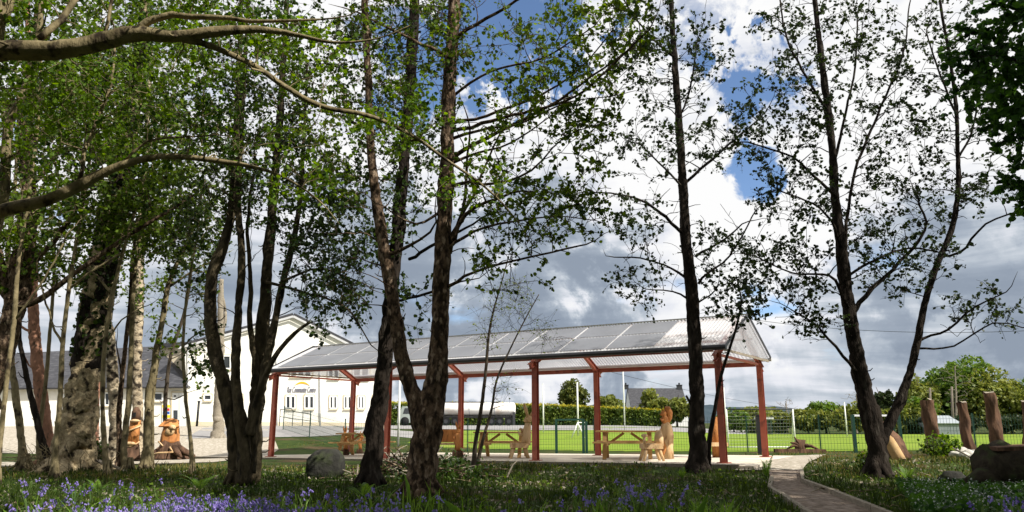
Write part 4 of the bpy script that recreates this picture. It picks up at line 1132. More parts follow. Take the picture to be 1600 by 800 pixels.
# brown carved seat standing behind the right front post
b = np.array(on_slab(1119, 21.9)); e = empty('carved_bench', 'red brown carved log seat behind the front right post of the shelter', 'bench', tuple(b))
m = MB(); m.tube([b + (.06, .1, 0), b + (.06, .1, .5), b + (.06, .1, 1.12)], (.2, .18, .17), 12, True, .12, 3); m.build('carved_back', MAT['carved'], e, True)
m = MB(); m.box(b + (-.1, -.1, .36), (.62, .42, .1), .1); m.build('seat', MAT['carvedpale'], e)
for x in (-.3, .1):
    m = MB(); m.tube([b + (x, -.15, 0), b + (x, -.12, .33)], (.07, .06), 8); m.build('leg', MAT['stumpbark'], e, True)

# ------------------------------------------------------------------ buildings
def on_plane(px, py, A, B, off=0.0):
    """where the sight line of a pixel meets the vertical wall through A and B, 'off' metres in front of it"""
    A = np.array(A[:2]); B = np.array(B[:2]); n = np.array((B[1] - A[1], -(B[0] - A[0]))); n /= np.linalg.norm(n)
    if n @ (-A) < 0: n = -n
    A2 = A + n * off
    d = at(px, py, 1.0) - np.array((0, 0, EYE))
    k = (n @ A2) / (n @ d[:2])
    return d * k + np.array((0, 0, EYE))


HA, HB = at(288, 666, 49.0), at(602, 668, 53.0)
nH = np.array((HB[1] - HA[1], -(HB[0] - HA[0]), 0)); nH /= np.linalg.norm(nH)
bc = empty('community_hall', 'cream two storey community hall with a yellow arc sign, behind the left of the shelter', 'building', tuple((HA + HB) / 2 * (1, 1, 0) + (0, 0, .8)))
back = -nH * 18
poly = [on_plane(288, 674, HA, HB), on_plane(602, 676, HA, HB), on_plane(602, 566, HA, HB), on_plane(458, 494, HA, HB), on_plane(288, 541, HA, HB)]
mb = MB(); mb.plate(poly, 18); mb.build('wall', MAT['render'], bc)
def rp(p, q):
    d = q - p; d /= np.linalg.norm(d); return d
for a, b in ((poly[4], poly[3]), (poly[2], poly[3])):
    e_ = a - rp(a, b) * .35
    o = np.array((0, 0, .06))
    P = [e_ + nH * .25 + o, b + nH * .25 + o, b + back + o, e_ + back + o]
    mb = MB(); mb.plate(P if np.cross(P[1] - P[0], P[2] - P[0])[2] > 0 else P[::-1], -.14); mb.build('roof', MAT['slate'], bc)
    mb = MB(); mb.bar(e_ + nH * .28 - (0, 0, .05), b + nH * .28 - (0, 0, .05), .05, .14); mb.build('barge_board', MAT['zinc'], bc)
# plinth
mb = MB(); mb.bar(on_plane(289, 664, HA, HB, .03), on_plane(601, 666, HA, HB, .03), .06, .45); mb.build('plinth', MAT['buffshade'], bc)


def window(parent, A, B, x0, x1, y0, y1, mull=1, dark=True, sill=True):
    p = lambda x, y, o: on_plane(x, y, A, B, o)
    m = MB(); w = .09
    c = [p(x0, y0, .03), p(x1, y0, .03), p(x1, y1, .03), p(x0, y1, .03)]
    for i in range(4):
        m.bar(c[i], c[(i + 1) % 4], w, .07, up=tuple(nH))
    for k in range(mull):
        x = x0 + (x1 - x0) * (k + 1) / (mull + 1); m.bar(p(x, y0, .03), p(x, y1, .03), w * 1.6, .06, up=tuple(nH))
    f = m.build('window', MAT['white'], parent)
    m = MB(); q = [p(x0, y1, .012), p(x1, y1, .012), p(x1, y0, .012), p(x0, y0, .012)]
    m.plate(q, .01); m.build('pane', MAT['glass'], f)
    if sill:
        m = MB(); m.bar(p(x0 - 1.5, y1 + 2, .05), p(x1 + 1.5, y1 + 2, .05), .14, .07); m.build('sill', MAT['buffshade'], f)
    m = MB()
    s = [p(x0 - 1.6, y0 - 1.6, .008), p(x1 + 1.6, y0 - 1.6, .008), p(x1 + 1.6, y1 + 1, .008), p(x0 - 1.6, y1 + 1, .008)]
    for i in range(4):
        if i != 2: m.bar(s[i], s[(i + 1) % 4], .12, .014, up=tuple(nH))
    m.build('surround', MAT['buffshade'], f)


for x0, x1, y0, y1, mu in ((447, 461, 619, 638, 1), (476, 490, 619, 638, 1), (515.5, 526, 619.5, 638, 1), (538, 548, 619.5, 638, 1), (559.5, 568.5, 619.5, 638, 1), (319, 330, 617, 625, 0),
                           (349, 360, 556, 576, 0), (372, 378, 617, 625, 0), (454, 486, 567, 588, 2), (513, 529, 571, 591, 1), (552, 576, 573, 592, 1), (583, 592, 619.5, 638, 1)):
    window(bc, HA, HB, x0, x1, y0, y1, mu)
for px in (294, 433, 500.5):
    m = MB(); m.tube([on_plane(px, 668, HA, HB, .08), on_plane(px, 560 if px > 400 else 543, HA, HB, .08)], .05, 7); m.build('downpipe', MAT['offwhite'], bc, True)
# lettering and arc
cu = bpy.data.curves.new('lettering', 'FONT'); cu.body = 'Ray Community Centre'; cu.size = 1; cu.shear = .2; cu.extrude = .02; cu.offset = .0
to = bpy.data.objects.new('tmp_text', cu); col.objects.link(to)
bpy.context.view_layer.update()
me = bpy.data.meshes.new_from_object(to.evaluated_get(bpy.context.evaluated_depsgraph_get()))
bpy.data.objects.remove(to)
co = np.array([v.co for v in me.vertices]); wdt = co[:, 0].max() - co[:, 0].min()
p0, p1 = on_plane(449, 613, HA, HB, .03), on_plane(493.5, 613, HA, HB, .03)
tx = (p1 - p0); L_ = np.linalg.norm(tx); tx /= L_
hs = .40
W = p0 + tx * ((co[:, 0] - co[:, 0].min()) * L_ / wdt)[:, None] + np.array((0, 0, 1.)) * (co[:, 1] * hs / .72)[:, None] + nH * co[:, 2][:, None]
fl = {}
for f in me.polygons: fl.setdefault(len(f.vertices), []).append(list(f.vertices))
mesh_np('lettering', W, [np.array(v) for v in fl.values()], MAT['letters'], bc)
m = MB(); up_ = []; lo_ = []
for k in range(15):
    t_ = k / 14; x = 460 + 24 * t_
    h = 4 * t_ * (1 - t_)
    up_.append(on_plane(x, 602.5 - 6.2 * h, HA, HB, .035)); lo_.append(on_plane(x, 602.5 - 3.4 * h + .2, HA, HB, .035))
for k in range(14):
    m.plate([lo_[k], lo_[k + 1], up_[k + 1], up_[k]], .02)
m.build('sign_arc', MAT['arc'], bc)
# ramp railing before the hall
e = empty('ramp_railing', 'thin metal handrail of a ramp against the hall wall', 'railing', tuple(at(462, 668, 47)))
rail = [(440, 638), (446, 637), (448, 645), (470, 646), (473, 648)]
P = [at(438, 640, 47), at(455, 638, 47), at(458, 643, 47), at(486, 647, 47.3)]
m = MB(); m.tube(P, .025, 6); m.tube([p - (0, 0, .42) for p in P[:1] + P[2:]], .02, 6); m.build('handrail', MAT['black'], e, True)
for q in (P[0], P[2], P[2] * .45 + P[3] * .55, P[3]):
    m = MB(); m.tube([q, (q[0], q[1], gz(q[0], q[1]) - .05)], .025, 6); m.build('post', MAT['black'], e, True)

# wing with the slate roof
WA, WB = at(-90, 665, 46.0), at(293, 665, 48.6)
nW = np.array((WB[1] - WA[1], -(WB[0] - WA[0]), 0)); nW /= np.linalg.norm(nW)
wg = empty('slate_roofed_wing', 'low cream wing with a dark slate roof and a white door, left of the hall', 'building', tuple((WA + WB) / 2 * (1, 1, 0) + (0, 0, .8)))
pw = lambda x, y, o=0.0: on_plane(x, y, WA, WB, o)
mb = MB(); mb.plate([pw(-90, 676), pw(292, 676), pw(292, 604), pw(-90, 608)], 9); mb.build('wall', MAT['render'], wg)
ea, eb = pw(-95, 607, .35), pw(294, 604, .35)
ra, rb_ = at(-60, 556, 51), at(243, 541, 52.3)
bk = -nW * 10
mb = MB()
def mir(p, e):  # the rear eave mirrors the front one
    return e - nW * (2 * abs((p - e) @ nW)) 
mb.add([ea, eb, rb_, ra, mir(ra, ea), mir(rb_, eb)], [(0, 1, 2, 3), (4, 3, 2, 5), (1, 5, 2), (0, 3, 4)])
mb.build('roof', MAT['slate'], wg)
mb = MB(); mb.tube([ea + (0, 0, -.03) + nW * .06, eb + (0, 0, -.03) + nW * .06], .07, 8); mb.build('gutter', MAT['gutter'], wg)
# set back wall between the roof and the hall
mb = MB(); q0, q1 = at(252, 640, 52.6), at(289, 640, 52.9)
mb.plate([at(252, 640, 52.4), at(290, 640, 52.4), at(290, 541, 52.4), at(252, 543, 52.4)], 3); mb.build('stair_wall', MAT['buffshade'], wg)  # its shade is painted by the darker render
mb = MB(); mb.bar(at(250, 540, 52.2), at(291, 537, 52.2), .3, .25); mb.build('coping', MAT['gutter'], wg)
nH_keep = nH
for x0, x1, y0, y1, mu in ((155, 171, 614, 633, 1), (241, 254, 614, 626, 0), (100, 112, 616, 634, 1)):
    window(wg, WA, WB, x0, x1, y0, y1, mu)
m = MB(); m.plate([pw(280, 667, .05), pw(291.5, 667, .05), pw(291.5, 614, .05), pw(280, 614, .05)], .04); dr = m.build('door', MAT['white'], wg)
m = MB(); m.plate([pw(269, 667, .05), pw(279.4, 667, .05), pw(279.4, 614, .05), pw(269, 614, .05)], .04); dr = m.build('door', MAT['white'], wg)
m = MB(); m.plate([pw(271, 664, .06), pw(277.5, 664, .06), pw(277.5, 641, .06), pw(271, 641, .06)], .008); m.build('pane', MAT['glass'], dr)
m = MB(); m.plate([pw(271.5, 620, .06), pw(275, 620, .06), pw(275, 617.5, .06), pw(271.5, 617.5, .06)], .008); m.build('notice', MAT['black'], dr)
m = MB()
for a, b in (((268, 668), (268, 612)), ((268, 612), (293, 612)), ((292.6, 612), (292.6, 668))): m.bar(pw(*a, .04), pw(*b, .04), .08, .06, up=tuple(nW))
m.build('door_frame', MAT['buffshade'], wg)
# poster
pp = pw(259, 645, .03)
e = empty('poster', 'yellow red and blue poster on the cream wall left of the white door', 'poster', tuple(pp))
q = lambda x, y, o: pw(x, y, o)
m = MB(); m.plate([q(253, 660, .04), q(266.5, 660, .04), q(266.5, 632, .04), q(253, 632, .04)], .02); m.build('board', MAT['offwhite'], e)
for (x0, y0, x1, y1, mt) in ((253.6, 637, 266, 632.6, 'posteryellow'), (254.5, 642, 265, 638, 'posterred'), (254.5, 647, 265, 643, 'posterblue'), (253.6, 653, 266, 648.5, 'posteryellow'), (255, 657.5, 264, 655, 'posterred')):
    m = MB(); m.plate([q(x0, y0, .046), q(x1, y0, .046), q(x1, y1, .046), q(x0, y1, .046)], .004); m.build('colour_band', MAT[mt], e)
for px, d_, h in ((308, 45.6, 1.45),):
    p = gbase(px, d_); e = empty('bollard', 'slim black bollard post on the gravel before the hall', 'bollard', tuple(p)); m = MB(); m.tube([p, p + (0, 0, h)], .07, 8); m.build('shaft', MAT['black'], e, True)
    m = MB(); m.blob(p + (0, 0, h), (.09, .09, .06), 1, 0); m.build('cap', MAT['black'], e, True)
# dead snag behind the coppice
t = Tree('dead_snag', 'bare pale broken off trunk seen beside the curved stem of the coppice', gbase(341, 36), MAT['oldtimber'], None, seed=71)
t.stem([(341, 690, 20), (341, 660, 17), (342, 600, 12), (345, 540, 11), (345, 480, 10), (346, 437, 7)], 36, .12, 10, 1.3)
t.limb([(348, 520, 5), (352, 500, 5), (352, 486, 4)], 36); t.finish()

# ------------------------------------------------------------------ fence, goals and gates
fence = empty('mesh_fence', 'long green wire mesh fence along the near side of the sports pitch', 'fence', (3.2, 29.8, gz(3.2, 29.8)))
FP = [(-12.2, 41), (-6.7, 30.9), (3.2, 30.0), (8.2, 26.9), (13, 26.2), (26, 25.2)]
H = 1.22
for i in range(len(FP) - 1):
    a, b = np.array(FP[i]), np.array(FP[i + 1]); L_ = np.linalg.norm(b - a); n = max(1, round(L_ / (2.5 if i > 1 else 5)))
    for k in range(n):
        p = a + (b - a) * k / n; q = a + (b - a) * (k + 1) / n
        zp, zq = gz(*p), gz(*q)
        m = MB(); m.box((p[0], p[1], zp + H / 2), (.038, .038, H + .06), math.atan2(b[1] - a[1], b[0] - a[0])); m.build('post', MAT['green'], fence)
        m = MB(); l = np.linalg.norm(q - p); nv = int(l / .10)
        for j in range(nv):
            t_ = (j + .5) / nv; c = p + (q - p) * t_; z = zp + (zq - zp) * t_
            m.bar((c[0], c[1], z + .03), (c[0], c[1], z + H), .006, .006)
        for z in np.arange(.06, H, .2):
            for dz in (0, .0):
                m.bar((p[0], p[1] + .006, zp + z), (q[0], q[1] + .006, zq + z), .008, .008)
        m.build('mesh_panel', MAT['greenwire'], fence)


def tubes(e, name, segs, r, mat, n=8):
    for a, b in segs:
        m = MB(); m.tube([a, b], r, n); m.build(name, mat, e, True)


def gate_frame(label, px0, px1, d0, d1, h, mat, railm):
    a, b = gbase(px0, d0), gbase(px1, d1)
    e = empty('gate_frame', label, 'gate', tuple((a + b) / 2))
    u = np.array((0, 0, h))
    m = MB(); m.bar(a, a + u, .09, .09, up=(0, 1, 0)); m.build('post', mat, e)
    m = MB(); m.bar(b, b + u, .09, .09, up=(0, 1, 0)); m.build('post', mat, e)
    m = MB(); m.bar(a + u * .98, b + u * .98, .06, .06); m.build('top_rail', railm, e)
    return e, a, b


g, a, b = gate_frame('dark green metal gate frame on the grass behind the shelter', 869, 911, 27.2, 27.4, 1.2, MAT['green'], MAT['green'])
m = MB(); m.bar(b + (.14, .3, 0), b + (.14, .3, 1.12), .08, .08, up=(0, 1, 0)); m.build('post', MAT['green'], g)
g, a, b = gate_frame('green gate frame with a top rail coloured pale for sunlight beside the twin stemmed alder', 1333, 1405, 25.0, 26.5, 1.2, MAT['green'], MAT['zinc'])  # pale rail colour stands for sun on the rail
p = gbase(1184, 24.6); e = empty('dark_post', 'short black post just left of the rear right red post', 'post', tuple(p)); m = MB(); m.box(p + (0, 0, .6), (.11, .11, 1.2)); m.build('shaft', MAT['black'], e); m = MB(); m.box(p + (0, 0, 1.22), (.14, .14, .04)); m.build('cap', MAT['black'], e)

# small goal with its net
d = 32.5
a, b = gbase(1136, d), gbase(1240, d)
e = empty('football_goal', 'white training goal with a net on the pitch right of the shelter', 'goal', tuple((a + b) / 2))
u = np.array((0, 0, 1.60)); bk = np.array((.35, 1.3, 0))
tubes(e, 'upright', [(a, a + u), (b, b + u)], .035, MAT['white'])
tubes(e, 'crossbar', [(a + u, b + u)], .03, MAT['gutter'])  # dark grey puts the bar's shade into its colour
tubes(e, 'back_stay', [(a + u, a + bk), (b + u, b + bk), (a + bk, b + bk)], .025, MAT['white'])
m = MB()
for k in np.linspace(0, 1, 22):
    q = a + (b - a) * k; m.bar(q + u, q + bk, .006, .006)
for k in np.linspace(0, 1, 12):
    m.bar(a + u + (bk - u) * k, b + u + (bk - u) * k, .006, .006)
for c in (a, b):
    for k in np.linspace(.1, .95, 7):
        m.bar(c + u * (1 - k), c + u + (bk - u) * k, .006, .006)
m.build('net', MAT['whitewire'], e)


def white_pole(label, px, ytop, d, ybase=None):
    p = gbase(px, d); top = at(px, ytop, d)[2]
    e = empty('white_pole', label, 'pole', tuple(p)); m = MB(); m.tube([p, (p[0], p[1], top)], .05, 8); m.build('shaft', MAT['white'], e, True)
    m = MB(); m.blob((p[0], p[1], top), (.06, .06, .04), 2, 0, 1, 8, 5); m.build('cap', MAT['white'], e, True)


white_pole('white pole just right of a red post, between the leaning and the forked trunk', 623, 585, 33)
white_pole('white pole rising beside the long eared hare carving, against the hedge', 849, 600, 52)
white_pole('white pole standing above the green gate frame behind the shelter', 903, 598, 47)
white_pole('tall white pole in front of the hedge left of the grey roofed farmhouse', 976, 568, 58)
white_pole('white pole just left of the football goal, near the farmhouse', 1134, 606, 60)
white_pole('white pole on the pitch left of the twin stemmed alder', 1322, 629, 60)
p = gbase(893, 44); e = empty('small_goal', 'small white goal side frame leaning on the grass behind the gate frame', 'goal', tuple(p))
tubes(e, 'upright', [(p, p + (.35, 0, .85)), (p + (.75, .2, 0), p + (.35, 0, .85))], .035, MAT['white']); tubes(e, 'crossbar', [(p + (.35, 0, .85), p + (.9, 1.6, .85))], .035, MAT['white'])
# green shelter and shed across the pitch
def shed(name, label, px0, px1, ytop, d, dep, mat, roofm, cat, ridged=False):
    a, b = gbase(px0, d), gbase(px1, d); h = at((px0 + px1) / 2, ytop, d)[2] - a[2]; w = b[0] - a[0]
    e = empty(name, label, cat, tuple((a + b) / 2)); c = (a + b) / 2
    wall_h = h * (.62 if ridged else .9)
    m = MB(); m.box(c + (0, dep / 2, wall_h / 2), (w, dep, wall_h)); m.build('wall', mat, e)
    if ridged:
        x0, x1, y0, y1 = c[0] - w / 2 - .1, c[0] + w / 2 + .1, c[1] - .2, c[1] + dep + .2
        ym = (y0 + y1) / 2; z0, z1 = c[2] + wall_h - .05, c[2] + h
        m = MB(); m.plate([(x0, y0, z0), (x1, y0, z0), (x1, ym, z1), (x0, ym, z1)], .06); m.plate([(x0, ym, z1), (x1, ym, z1), (x1, y1, z0), (x0, y1, z0)], .06); m.build('roof', roofm, e)
        m = MB()
        for k in np.linspace(.02, .98, 24): m.box((c[0] - w / 2 + w * k, c[1] - .02, c[2] + wall_h / 2), (.05, .03, wall_h))
        m.build('cladding_ribs', mat, e)
    else:
        m = MB(); m.box(c + (0, dep / 2 - .1, h * .95), (w + .25, dep + .3, h * .1)); m.build('roof', roofm, e)
        m = MB(); m.box(c + (0, -.03, wall_h * .42), (w * .84, .05, wall_h * .7)); m.build('opening_shade', MAT['black'], e)  # black slab painted in for the shade inside


shed('dugout', 'small dark green dugout across the pitch behind the rear right post', 1189, 1206, 652, 70, 1.5, MAT['green'], MAT['zinc'], 'shelter')
shed('metal_shed', 'pale grey ribbed metal shed between two tree stumps across the pitch', 1459, 1499, 649, 72, 3.5, MAT['grey'], MAT['grey'], 'shed', True)

# ------------------------------------------------------------------ lorry on the road
d = 90.0
gx = lambda px: (px - 800) / 1200 * d
zb = gz(gx(760), d)
lz = empty('tanker_lorry', 'white tanker lorry parked on the road, seen under the shelter roof', 'lorry', (gx(745), d, zb))
x0, x1 = gx(664), gx(804)
ztop, zbot = at(745, 629, d)[2], at(745, 650, d)[2]
zc, hr = (ztop + zbot) / 2, (ztop - zbot) / 2
m = MB(); n = 20
for i, (x, f) in enumerate(((x0, .9), (x0 + .08, 1), (x1 - .08, 1), (x1, .9))): pass
ring = []
V = []
xsT = [x0 - .15, x0, x0 + .1, (x0 + x1) / 2, x1 - .1, x1, x1 + .12]; fs_ = [.55, .92, 1, 1, 1, .92, .6]
for x, f in zip(xsT, fs_):
    for k in range(n):
        a_ = 2 * math.pi * k / n; V.append((x, d + 1.2 * f * math.cos(a_), zc + hr * f * math.sin(a_)))
fcs = []
for i in range(len(xsT) - 1):
    for k in range(n): fcs.append((i * n + k, i * n + (k + 1) % n, (i + 1) * n + (k + 1) % n, (i + 1) * n + k))
fcs += [tuple(range(n))[::-1], tuple(range((len(xsT) - 1) * n, len(xsT) * n))]
m.add(V, fcs); m.build('tank', MAT['tank'], lz, True)
for k in (.22, .5, .78):
    x = x0 + (x1 - x0) * k; m = MB(); m.tube([(x - .06, d, zc), (x + .06, d, zc)], hr * 1.035, 20); m.V[0][:, 1] = d + (m.V[0][:, 1] - d) * 1.2 / hr; m.build('tank_band', MAT['zinc'], lz)
m = MB(); m.box(((x0 + x1) / 2, d - .5, zbot - .12), (x1 - x0, .9, .22)); m.build('chassis', MAT['black'], lz)
m = MB(); m.box(((x0 + x1) / 2 - 1, d, ztop + .05), (x1 - x0 - 5, .5, .09)); m.build('walkway', MAT['gutter'], lz)
for px in (698, 712, 768, 781, 795):
    x = gx(px); r_ = .5
    m = MB(); m.tube([(x, d - 1.25, zb + r_), (x, d - .9, zb + r_)], r_, 18); w_ = m.build('wheel', MAT['tyre'], lz)
    m = MB(); m.tube([(x, d - 1.28, zb + r_), (x, d - 1.2, zb + r_)], .24, 14); m.build('rim', MAT['gutter'], w_)
m = MB(); m.box((gx(803), d - 1.1, zb + .8), (.3, .2, 1.5)); m.build('rear_guard', MAT['gutter'], lz)
cx = gx(644)
m = MB(); m.plate([(cx - 1.6, d - 1.2, zb + .35), (cx + 1.0, d - 1.2, zb + .35), (cx + 1.0, d - 1.2, zb + 2.2), (cx - 1.0, d - 1.2, zb + 2.2), (cx - 1.5, d - 1.2, zb + 1.3)], 2.4); cb = m.build('cab', MAT['silver'], lz)
m = MB(); m.plate([(cx - .95, d - 1.215, zb + 1.35), (cx + .3, d - 1.215, zb + 1.35), (cx + .3, d - 1.215, zb + 2.0), (cx - .75, d - 1.215, zb + 2.0)], .01); m.build('window', MAT['glass'], cb)
for x in (cx - .7, cx + .75):
    m = MB(); m.tube([(x, d - 1.27, zb + .5), (x, d - .95, zb + .5)], .5, 18); m.build('wheel', MAT['tyre'], lz, True)
# yellow rounded top behind the fork
yy = empty('yellow_digger', 'rounded yellow machine top seen through the fork of the middle tree', 'digger', (gx(659), 94, gz(gx(659), 94)))
b = np.array(yy.location); zt = at(659, 621, 94)[2]
m = MB(); m.blob((b[0], 94, (zt + at(659, 640, 94)[2]) / 2), (.62, .6, (zt - at(659, 640, 94)[2]) / 2 + .1), 3, .05, 1, 14, 9); m.build('hood', MAT['yellow'], yy, True)
m = MB(); m.box((b[0], 94, (b[2] + zt - 1.3) / 2 + .1), (.7, .7, zt - 1.3 - b[2])); m.build('body', MAT['gutter'], yy)

# ------------------------------------------------------------------ farmhouse
d = 132
c0, c1 = gbase(987, d), gbase(1077, d); zr, ze = at(1030, 605, d)[2], at(1030, 640, d)[2]
fh = empty('farmhouse', 'grey roofed farmhouse with two chimneys behind the hedge', 'house', tuple((c0 + c1) / 2))
x0, x1 = c0[0], c1[0]; dep = 8; zg = c0[2] - .5
m = MB(); m.box(((x0 + x1) / 2, d + dep / 2, (zg + ze) / 2), (x1 - x0 - .2, dep - .4, ze - zg)); 
m.add([(x1 - .1, d + .2, ze), (x1 - .1, d + dep - .2, ze), (x1 - .1, d + dep / 2, zr - .15), (x0 + .1, d + .2, ze), (x0 + .1, d + dep - .2, ze), (x0 + .1, d + dep / 2, zr - .15)], [(0, 1, 2), (4, 3, 5)])
m.build('wall', MAT['white'], fh)
m = MB(); m.plate([(x0, d - .2, ze - .1), (x1, d - .2, ze - .1), (x1, d + dep / 2, zr), (x0, d + dep / 2, zr)], .15); m.plate([(x0, d + dep / 2, zr), (x1, d + dep / 2, zr), (x1, d + dep + .2, ze - .1), (x0, d + dep + .2, ze - .1)], .15); rf_ = m.build('roof', MAT['slate'], fh)
for px in (985, 1072):
    x = gbase(px, d)[0]; m = MB(); m.box((x, d + dep / 2, zr + .15), (.9, .6, .7)); m.box((x, d + dep / 2, zr + .55), (1.05, .75, .12)); m.tube([(x, d + dep / 2, zr + .6), (x, d + dep / 2, zr + .95)], .16, 8); m.build('chimney', MAT['gutter'], rf_)
for k in range(4):
    x = x0 + (x1 - x0) * (k + .6) / 4.4; m = MB(); m.box((x, d + .17, ze - 1.3), (1.1, .08, 1.2)); m.build('window', MAT['glass'], fh)

# ------------------------------------------------------------------ background vegetation
def lobes(c, rad, nl, n, r, flat=.0):
    """points on the surfaces of many lobes spread through an ellipsoid"""
    q = r.normal(size=(nl, 3)); q /= np.linalg.norm(q, axis=1)[:, None]
    L = c + q * (r.uniform(.1, .78, nl)[:, None]) * rad
    s = r.uniform(.22, .42, nl)[:, None] * rad
    i = r.integers(0, nl, n)
    u = r.normal(size=(n, 3)); u /= np.linalg.norm(u, axis=1)[:, None]
    return L[i] + u * s[i] * r.uniform(.6, 1.05, n)[:, None]


def bgtree(name, label, px, ytop, ybot, wpx, d, mat, n, size, seed, bark='twig', group=None, cat='tree', base=None, nl=16, lift=.12, dark=None):
    r = np.random.default_rng(seed)
    b = gbase(px, d); zt = at(px, ytop, d)[2]; zl = max(at(px, ybot, d)[2], b[2])
    h = zt - zl; R = wpx / 2 / 1200 * d
    e = empty(name, label, cat, tuple(b), group=group)
    c = np.array((b[0], d, zl + h * (.5 + lift * .5))); rad = np.array((R * .85, R * .8, h * (.5 - lift * .5)))
    C = lobes(c, rad, nl, n, r)
    C[:, 2] = np.maximum(C[:, 2], b[2] + .1)
    V, fa = leaves_np(C, size, False, .3, seed, 1.0)
    mesh_np('crown', V, [fa], mat, e)
    m = MB(); top = c + (0, 0, rad[2] * .4)
    m.tube([b - (0, 0, .1), b * .6 + top * .4, top], (max(.06, .035 * h), .025 * h, .01 * h), 7, True)
    for k in range(6):
        s_ = b + (top - b) * r.uniform(.25, .8); q = c + r.normal(size=3) * rad * .45
        m.tube([s_, (s_ + q) / 2 + (0, 0, .1 * h), q], (.014 * h, .01 * h, .004 * h), 5)
    m.build('trunk', MAT[bark], e, True)
    return e


# clipped hedge: short lengths of one long hedge
r = np.random.default_rng(5)
hd = empty('clipped_hedge', 'long clipped conifer hedge with its top coloured yellow for sunlight behind the road', 'hedge', (3, 102, gz(3, 102)))
xa, xb = (560 - 800) / 1200 * 102, (1046 - 800) / 1200 * 102
ztop = lambda x: at(800 + x / 102 * 1200, np.interp(800 + x / 102 * 1200, [600, 840, 1046], [630, 633, 642]), 102)[2]
n = 15000
x = r.uniform(xa, xb, n); zt = np.array([ztop(v) for v in x]); zg = ground(x, 101 + 0 * x)
y = 101 + r.normal(size=n) * .22 + .12 * np.sin(x * 2.1); z = zg + (zt - zg) * r.uniform(0, 1, n)
V, fa = leaves_np(np.stack([x, y, z], 1), .34, False, .1, 1, .7); mesh_np('foliage', V, [fa], MAT['lf_hedge'], hd)
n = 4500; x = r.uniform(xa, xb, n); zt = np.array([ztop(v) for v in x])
V, fa = leaves_np(np.stack([x, r.uniform(100.9, 103, n), zt + r.normal(size=n) * .12], 1), .3, False, .1, 2, .7); mesh_np('sunlit_top', V, [fa], MAT['lf_hedgetop'], hd)  # top leaves coloured yellow for the sun on them
m = MB(); m.box(((xa + xb) / 2, 102.2, gz(3, 101) + 1.1), (xb - xa, 1.2, 2.1)); m.build('inner_branches', MAT['lf_con'], hd)

bgtree('conifer_tree', 'rounded dark conifer standing above the hedge behind the shelter', 896, 592, 650, 62, 108, MAT['lf_con'], 5200, .42, 101, nl=46, lift=-.05)
bgtree('bush', 'yellow green bush showing over the hedge right of the conifer', 950, 612, 655, 62, 110, MAT['lf_far2'], 1300, .5, 102)
bgtree('willow_tree', 'round green willow before the left of the farmhouse roof', 1020, 606, 672, 70, 112, MAT['lf_far2'], 2800, .44, 103, nl=26, lift=-.05)
bgtree('willow_tree', 'willow before the right half of the farmhouse roof', 1058, 611, 672, 56, 110, MAT['lf_far2'], 2400, .44, 104, nl=24, lift=-.05)
bgtree('bush', 'pale bush behind the straight dark trunk by the farmhouse gable', 1085, 622, 672, 34, 100, MAT['lf_far2'], 900, .45, 105)
hz = [(1146, 636, 676, 56, 76), (1178, 634, 677, 60, 78), (1218, 640, 678, 46, 80), (1262, 640, 678, 60, 76), (1290, 624, 679, 60, 78), (1322, 626, 679, 56, 76), (1352, 632, 679, 56, 77), (1404, 634, 680, 54, 76), (1432, 622, 680, 60, 77)]
wh = ['left of the rear right post', 'behind the rear right post', 'behind the goal post', 'right of the goal', 'tallest of the hedgerow between goal and alder', 'behind the white pole near the alder', 'just left of the alder trunk', 'seen through the fork of the alder', 'just right of the alder fork']
for i, (px, yt, yb, w, d) in enumerate(hz):
    bgtree('hedgerow_bush', 'loose green hedgerow bush across the pitch, ' + wh[i], px, yt - 7, yb + 4, w * 1.6, d, MAT['lf_far2' if i % 4 else 'lf_far'], 4200, .32, 120 + i, group='hedgerow bushes across the pitch', cat='bush', lift=-.12, nl=26)
bgtree('ivy_tree', 'dark ivy clad tree seen through the fork of the right alder', 1384, 600, 678, 44, 82, MAT['lf_far3'], 1800, .36, 140)
bgtree('oak_tree', 'tall broad bright green tree, tallest behind the stumps on the right', 1496, 545, 682, 185, 84, MAT['lf_far'], 9500, .38, 141, nl=44, lift=.0)
bgtree('ash_tree', 'yellow green tree between the tallest tree and the right edge', 1562, 574, 684, 165, 80, MAT['lf_far2'], 7000, .36, 142, nl=40, lift=-.05)
bgtree('oak_tree', 'green tree at the right edge of the picture behind the last stump', 1625, 580, 684, 140, 79, MAT['lf_far'], 4500, .38, 143, nl=30, lift=-.05)
bgtree('ash_tree', 'lower bushy green tree behind the leftmost of the standing stumps', 1438, 576, 684, 90, 82, MAT['lf_far2'], 4200, .36, 144, nl=30, lift=-.05)
bgtree('thorn_bush', 'dark low thorn bush behind the metal shed', 1505, 640, 682, 90, 77, MAT['lf_far3'], 1700, .34, 145, cat='bush', lift=-.05)
bgtree('thorn_bush', 'dark low thorn bush at the right edge across the pitch', 1580, 640, 684, 110, 75, MAT['lf_far3'], 1900, .34, 146, cat='bush', lift=-.05)
bgtree('thorn_bush', 'dark low thorn bush left of the metal shed', 1425, 650, 682, 60, 75, MAT['lf_far3'], 1200, .34, 147, cat='bush', lift=-.05)
